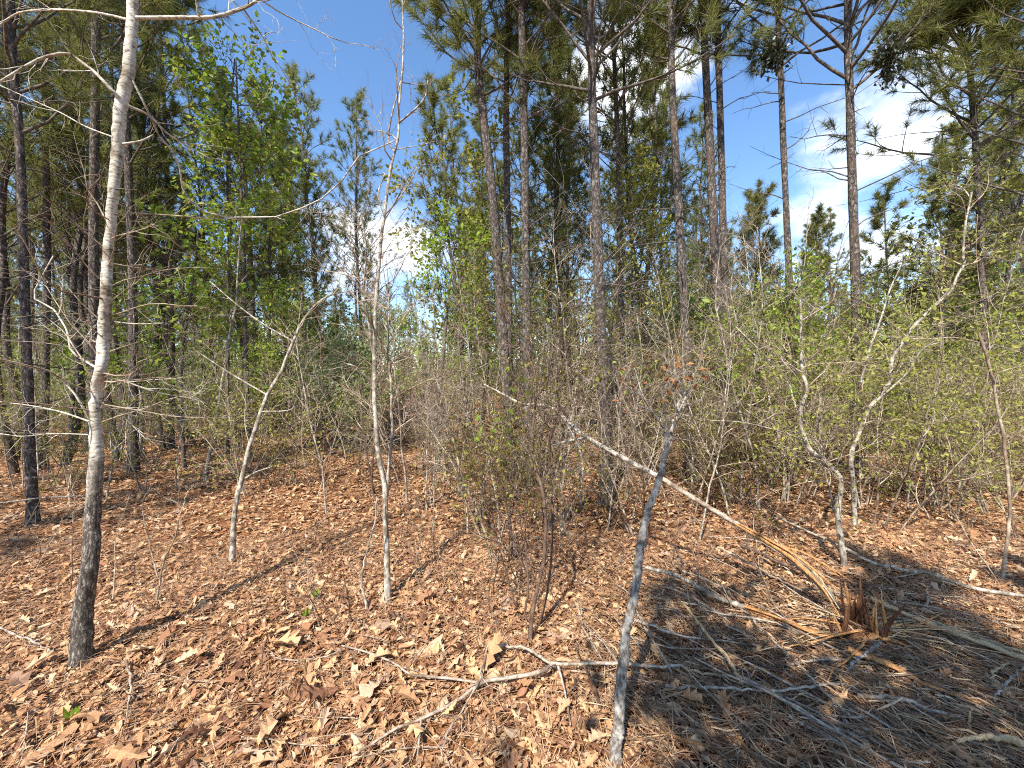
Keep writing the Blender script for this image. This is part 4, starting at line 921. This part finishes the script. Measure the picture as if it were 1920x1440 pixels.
strips = [
 ('broad pale orange wood strip standing slanted between fallen sapling and stump', [(530, 190), (620, 245), (700, 300), (760, 370), (810, 430), (880, 530)], 15, 8, 'straw_wood', [.2, .18, .16, .12, .1, .06], .35),
 ('long orange torn strip running downhill from the stump', [(930, 770), (1100, 830), (1280, 920), (1450, 1000), (1650, 1060), (1920, 1200)], 20, 6, 'fresh_wood', [.06, .06, .05, .05, .05, .05], .35),
 ('short curved orange strip lying against the stump foot', [(1030, 700), (1120, 705), (1180, 720), (1240, 745), (1300, 790)], 16, 5, 'fresh_wood', [.06, .06, .05, .05, .04], .4),
 ('thick yellow splintered slab stretched across the litter past the stump', [(1060, 480), (1200, 550), (1420, 640), (1650, 720), (1920, 820)], 10, 16, 'straw_wood', [.08, .07, .06, .06, .06], .5),
 ('second yellow splinter lying along the thick splintered slab', [(1350, 590), (1500, 650), (1700, 720), (1920, 790)], 6, 9, 'straw_wood', [.05, .06, .05, .05], .5),
 ('frayed yellow bark slab curled at the edge of the debris', [(1540, 1290), (1640, 1270), (1780, 1265), (1920, 1310)], 8, 16, 'straw_wood', [.05, .07, .08, .05], .5),
 ('weathered grey-brown split pole lying below the orange strip', [(980, 1030), (1120, 1045), (1250, 1060), (1400, 1120), (1580, 1160)], 9, 6, 'dead_wood', [.05, .06, .06, .05, .04], .8),
 ('straight pale peeled stick lying level across dark shredded wood', [(-100, 975), (0, 985), (200, 990), (350, 995), (560, 1005), (740, 980), (920, 965)], 7, 6, 'dead_wood', [.06, .06, .06, .07, .07, .06, .05], .9),
 ('pale yellow peeled strip slanting down onto the level peeled stick', [(0, 510), (80, 610), (150, 700), (250, 820), (290, 880), (330, 960)], 5, 11, 'straw_wood', [.2, .16, .12, .09, .08, .07], .5),
 ('flattened yellow shard beside the slanting peeled strip', [(0, 870), (110, 905), (220, 925), (310, 960), (370, 985)], 8, 5, 'straw_wood', [.05] * 5, .4),
 ('slim bent branch reaching over the litter towards the stump', [(200, 200), (300, 250), (400, 300), (500, 360), (600, 410), (680, 435), (780, 430), (900, 460)], 5, 6, 'twig', [.12, .12, .12, .12, .1, .1, .1, .08], 1),
 ('thin straight twig lying under the torn branch', [(-270, 610), (-140, 650), (0, 700), (200, 722), (450, 757)], 6, 4, 'dead_wood', [.12, .1, .08, .06, .05], 1),
 ('dark thin pole lying parallel to the fallen sapling', [(330, 190), (450, 240), (560, 290), (690, 330)], 8, 6, 'dark_twig', [.1, .1, .09, .08], 1),
 ('brown splinter split away beside the fallen sapling', [(560, 190), (680, 230), (780, 285), (880, 345), (960, 400)], 9, 4, 'fresh_wood', [.16, .14, .12, .1, .08], .4),
 ('grey crooked stick propped beside the orange strip', [(910, 920), (950, 860), (1010, 810), (1080, 760), (1110, 735)], 6, 8, 'grey_bark', [.04, .06, .08, .1, .1], 1),
 ('grey crooked twig poking up near the frayed slab', [(1745, 1060), (1790, 990), (1850, 930), (1920, 870)], 6, 4, 'grey_bark', [.05, .08, .12, .15], 1),
 ('long slim brown twig crossing beneath the level peeled stick', [(400, 610), (540, 750), (640, 850), (740, 960), (850, 1060), (940, 1140)], 5, 4, 'dead_wood', [.07] * 6, 1),
 ('dark slim pole lying low in the shade', [(360, 830), (520, 890), (680, 950), (800, 1010), (980, 1080)], 5, 4, 'dark_twig', [.06] * 5, 1),
 ('pale short chip of wood on the shredded litter', [(1730, 910), (1770, 880), (1830, 850)], 7, 4, 'straw_wood', [.05, .06, .06], .5),
 ('upright short pale splinter stuck in the debris', [(1600, 1220), (1610, 1160), (1625, 1100)], 5, 3, 'straw_wood', [.03, .08, .14], .7),
]
for i, (lab, pts, w0, w1, mt, lf, fl) in enumerate(strips):
    if fl < .85: w0, w1, fl = w0 * 1.25, w1 * 1.25, fl * 1.3
    stick('wood_strip' if fl < .85 else 'fallen_stick', lab, 'wood strip' if fl < .85 else 'stick', [z9(*p) for p in pts], w0, w1, mt, 300 + i, .05, lf, fl)
stick('fallen_branch', 'long white fallen branch lying across sunlit litter below the crooked sapling', 'branch', [z9(*p) for p in [(540, 30), (660, 90), (800, 150), (940, 220), (1060, 280), (1250, 325), (1400, 345), (1600, 420), (1920, 475), (2050, 490)]], 5, 9, 'pale_bark', 70, .06, [.2, .18, .15, .12, .1, .08, .06, .05, .05, .05], twigs=low)
stick('fallen_branch', 'forked dead branch lying under the grey leaning snapped stem', 'branch', [z8(*p) for p in [(1920, 865), (1750, 868), (1580, 852), (1380, 850), (1190, 850), (1090, 790), (1020, 762), (930, 755), (830, 740)]], 8, 6, 'dead_wood', 71, .06, [.06, .07, .08, .09, .09, .08, .07, .06, .05], twigs=low,
      parts=[([z8(*p) for p in [(1190, 850), (1130, 900), (950, 930), (780, 960), (700, 1030), (580, 1100), (460, 1160), (300, 1220), (180, 1300), (60, 1370)]], 8, 4, 'dead_wood', 1, [.09, .08, .07, .06, .06, .06, .05, .05, .05, .04]),
             ([z8(*p) for p in [(770, 960), (640, 940), (490, 925), (380, 910), (300, 850), (150, 790), (0, 750)]], 5, 3, 'dead_wood', 1, .05),
             ([z8(*p) for p in [(1220, 870), (1250, 980), (1270, 1080), (1290, 1200)]], 5, 3, 'dead_wood', 1, [.09, .06, .05, .04]),
             ([z8(*p) for p in [(450, 1160), (440, 1260), (425, 1400)]], 4, 3, 'dead_wood', 1, .05)])
stick('fallen_branch', 'thin forked dead twig crossing the fallen forked branch', 'branch', [z8(*p) for p in [(830, 740), (800, 850), (770, 960), (700, 1080), (630, 1190), (590, 1270), (560, 1400)]], 5, 3, 'dead_wood', 72, .07, twigs=low)
stick('fallen_branch', 'short bleached crooked twig at the foot of the white-barked tree', 'branch', [(0, 1177), (50, 1197), (70, 1207), (95, 1222)], 5, 4, 'dead_wood', 73, .05, twigs=low)
stick('fallen_branch', 'bleached twig lying flat on bright litter below the white-barked tree', 'branch', [(236, 1240), (245, 1275), (242, 1310), (234, 1357)], 6, 3, 'dead_wood', 74, .05, twigs=low)
stick('bark_strip', 'dark flat strip of bark lying on bright leaf litter', 'bark', [(300, 1420), (335, 1390), (370, 1362)], 12, 8, 'dark_twig', 75, .04, flat=.4)
stick('fallen_stick', 'thin pale stick resting in sunlit litter uphill of the bark strip', 'stick', [(508, 1225), (520, 1234), (560, 1237), (612, 1230), (640, 1215)], 3, 2, 'dead_wood', 76, .05)

# small loose sticks and splinters, alike but for their place
def loose(name, label, cat, group, n, mats, region, seed, length, rad, flat, adir=None):
    rg = np.random.default_rng(seed); me = []
    for k in range(6):
        P = wander([0, 0, 0], [1, 0, .05], 1.0, 7, rg, .12, 0); P[:, 2] *= .4; P -= P.mean(0); m = MB()
        m.tube(P, np.interp(np.linspace(0, 1, 8), [0, .3, 1], [.5, 1, .35]) * rad, 5, 0, flat, .12, rg); me.append(m.mesh(name, M[mats[k % len(mats)]]))
    c = 0
    while c < n:
        px, py = region(rg); p = gnd(px, py, .035); o = bpy.data.objects.new(name, me[int(rg.integers(6))]); col.objects.link(o)
        a = rg.uniform(0, 6.28) if adir is None else math.radians(adir + rg.normal(0, 30)); s = length * rg.uniform(.5, 1.5)
        o.location = p; o.rotation_euler = (rg.uniform(0, .5), rg.normal(0, .07), a); o.scale = (s, s, s)
        look = {'straw_wood': 'yellow', 'fresh_wood': 'orange', 'dead_wood': 'bleached', 'twig': 'tan', 'dark_twig': 'dark brown'}[o.data.materials[0].name]; tag(o, look + ' ' + label, cat, group); c += 1
loose('wood_splinter', 'short torn splinter among the shredded wood round the stump', 'splinter', 'loose splinters round the stump', 140, ['straw_wood', 'fresh_wood', 'dead_wood'], lambda r: (np.clip(r.normal(1620, 190), 1210, 1915), np.clip(r.normal(1265, 95), 1080, 1438)), 5, .22, .032, .4, -50)
loose('loose_stick', 'thin dry twig lying loose on the forest floor', 'stick', 'loose twigs on the forest floor', 90, ['dead_wood', 'twig', 'dark_twig'], lambda r: (r.uniform(0, 1920), 930 + 505 * r.uniform() ** 1.3), 6, .38, .008, 1)

loose('brush_stick', 'long thin brush stick in the tangle round the stump', 'stick', 'brush sticks round the stump', 95, ['dark_twig', 'dead_wood', 'twig'], lambda r: (np.clip(r.normal(1500, 210), 1090, 1910), np.clip(r.normal(1180, 110), 980, 1430)), 9, .75, .006, 1, -48)
# tiny green sprouts in the litter
def sprouts():
    rg = np.random.default_rng(88)
    for (px, py, lab) in ((592, 1128, 'tiny green sprout uphill of its neighbour in bright litter'), (573, 1166, 'tiny green sprout with upright leaves in bright litter'), (137, 1362, 'tiny green tuft below the foot of the white-barked tree')):
        c = gnd(px, py); root = thing('green_sprout', lab, 'sprout', c)
        V, F = leaf_shape([0, .3, .65, 1], [.03, .16, .14, .01], None, .3, .3); b = MB(); b.add(V, F, 0, True); me = b.mesh('leaf', M['bright_leaf'])
        for k in range(7):
            o = bpy.data.objects.new('leaf', me); col.objects.link(o); o.parent = root; a = k * 2.4; B = bases(np.array([[math.cos(a), math.sin(a), 1.1]]), np.array([[math.cos(a), math.sin(a), -.3]]))[0]; sz = rg.uniform(.035, .07)
            o.matrix_basis = Matrix([list(B[q] * sz) + [(0, 0, .03)[q]] for q in range(3)] + [[0, 0, 0, 1]])
sprouts()
# thin dead shoots standing in the litter
def shoots():
    rg = np.random.default_rng(8); K = []
    for k in range(5):
        root = thing('dead_shoot', 'thin leafless shoot standing up out of the leaf litter', 'shoot', (0, 0, 0), 'leafless shoots in the litter')
        P = wander([0, 0, -.02], [rg.normal(0, .2), rg.normal(0, .2), 1], rg.uniform(.35, .8), 8, rg, .1, 0); r = np.linspace(.0035, .0012, 9)
        m = MB(); m.tube(P, r, 5, cap=False); m.build('stem', M['twig' if k % 2 else 'dark_twig'], root)
        b = MB(); sprout(b, P, r, rg, [dict(n=7, t0=.3, ang=45, len=.2, r=.0018, k=4, gn=.15, up=.05, s=3), dict(n=2, t0=.3, ang=45, len=.08, r=.001, k=3, gn=.2, s=3)], []); b.build('branchwork', M['twig'], root)['kind'] = 'stuff'; reg_kids(root); K.append(root)
    for k in range(75):
        px = np.clip(rg.normal(1000, 420), 20, 1900); py = rg.uniform(960, 1215); p = gnd(px, py); place(K, k % 5, p[0], p[1], rg, .6, 1.3)
shoots()

# ------------------------------------------------------------------ trees behind the viewpoint whose shade falls on the scene
def shade_trees():
    rg = np.random.default_rng(19)
    for (x, y, i, sc) in ((-0.95, -2.7, 4, .9), (-0.2, -3.1, 4, 1.0), (0.5, -2.6, 4, .9), (1.0, -3.1, 4, .95), (-7.5, -2.0, 1, 1), (-9.0, 1.0, 5, 1), (-7.0, 1.6, 0, 1)):
        o = copy_tree(PK[i]); o.location = (x, y, float(gz(x, y))); o.rotation_euler = (0, 0, rg.uniform(0, 6.28)); o.scale = (sc, sc, sc)
        o['label'] = 'pine standing at the clearing edge whose shade falls on the litter'; o['group'] = 'pines at the clearing edge'
    for (x, y, k, sc) in ((-1.2, -2.1, 0, 1.25), (-0.4, -2.2, 2, 1.1), (0.3, -2.1, 0, 1.35), (1.0, -2.2, 0, 1.2)):
        o = copy_tree(GRN[k]); o.location = (x, y, float(gz(x, y))); o.rotation_euler = (0, 0, rg.uniform(0, 6.28)); o.scale = (sc, sc, sc)
        o['label'] = 'young hardwood at the clearing edge whose shade falls on the litter'; o['group'] = 'young hardwoods at the clearing edge'
shade_trees()
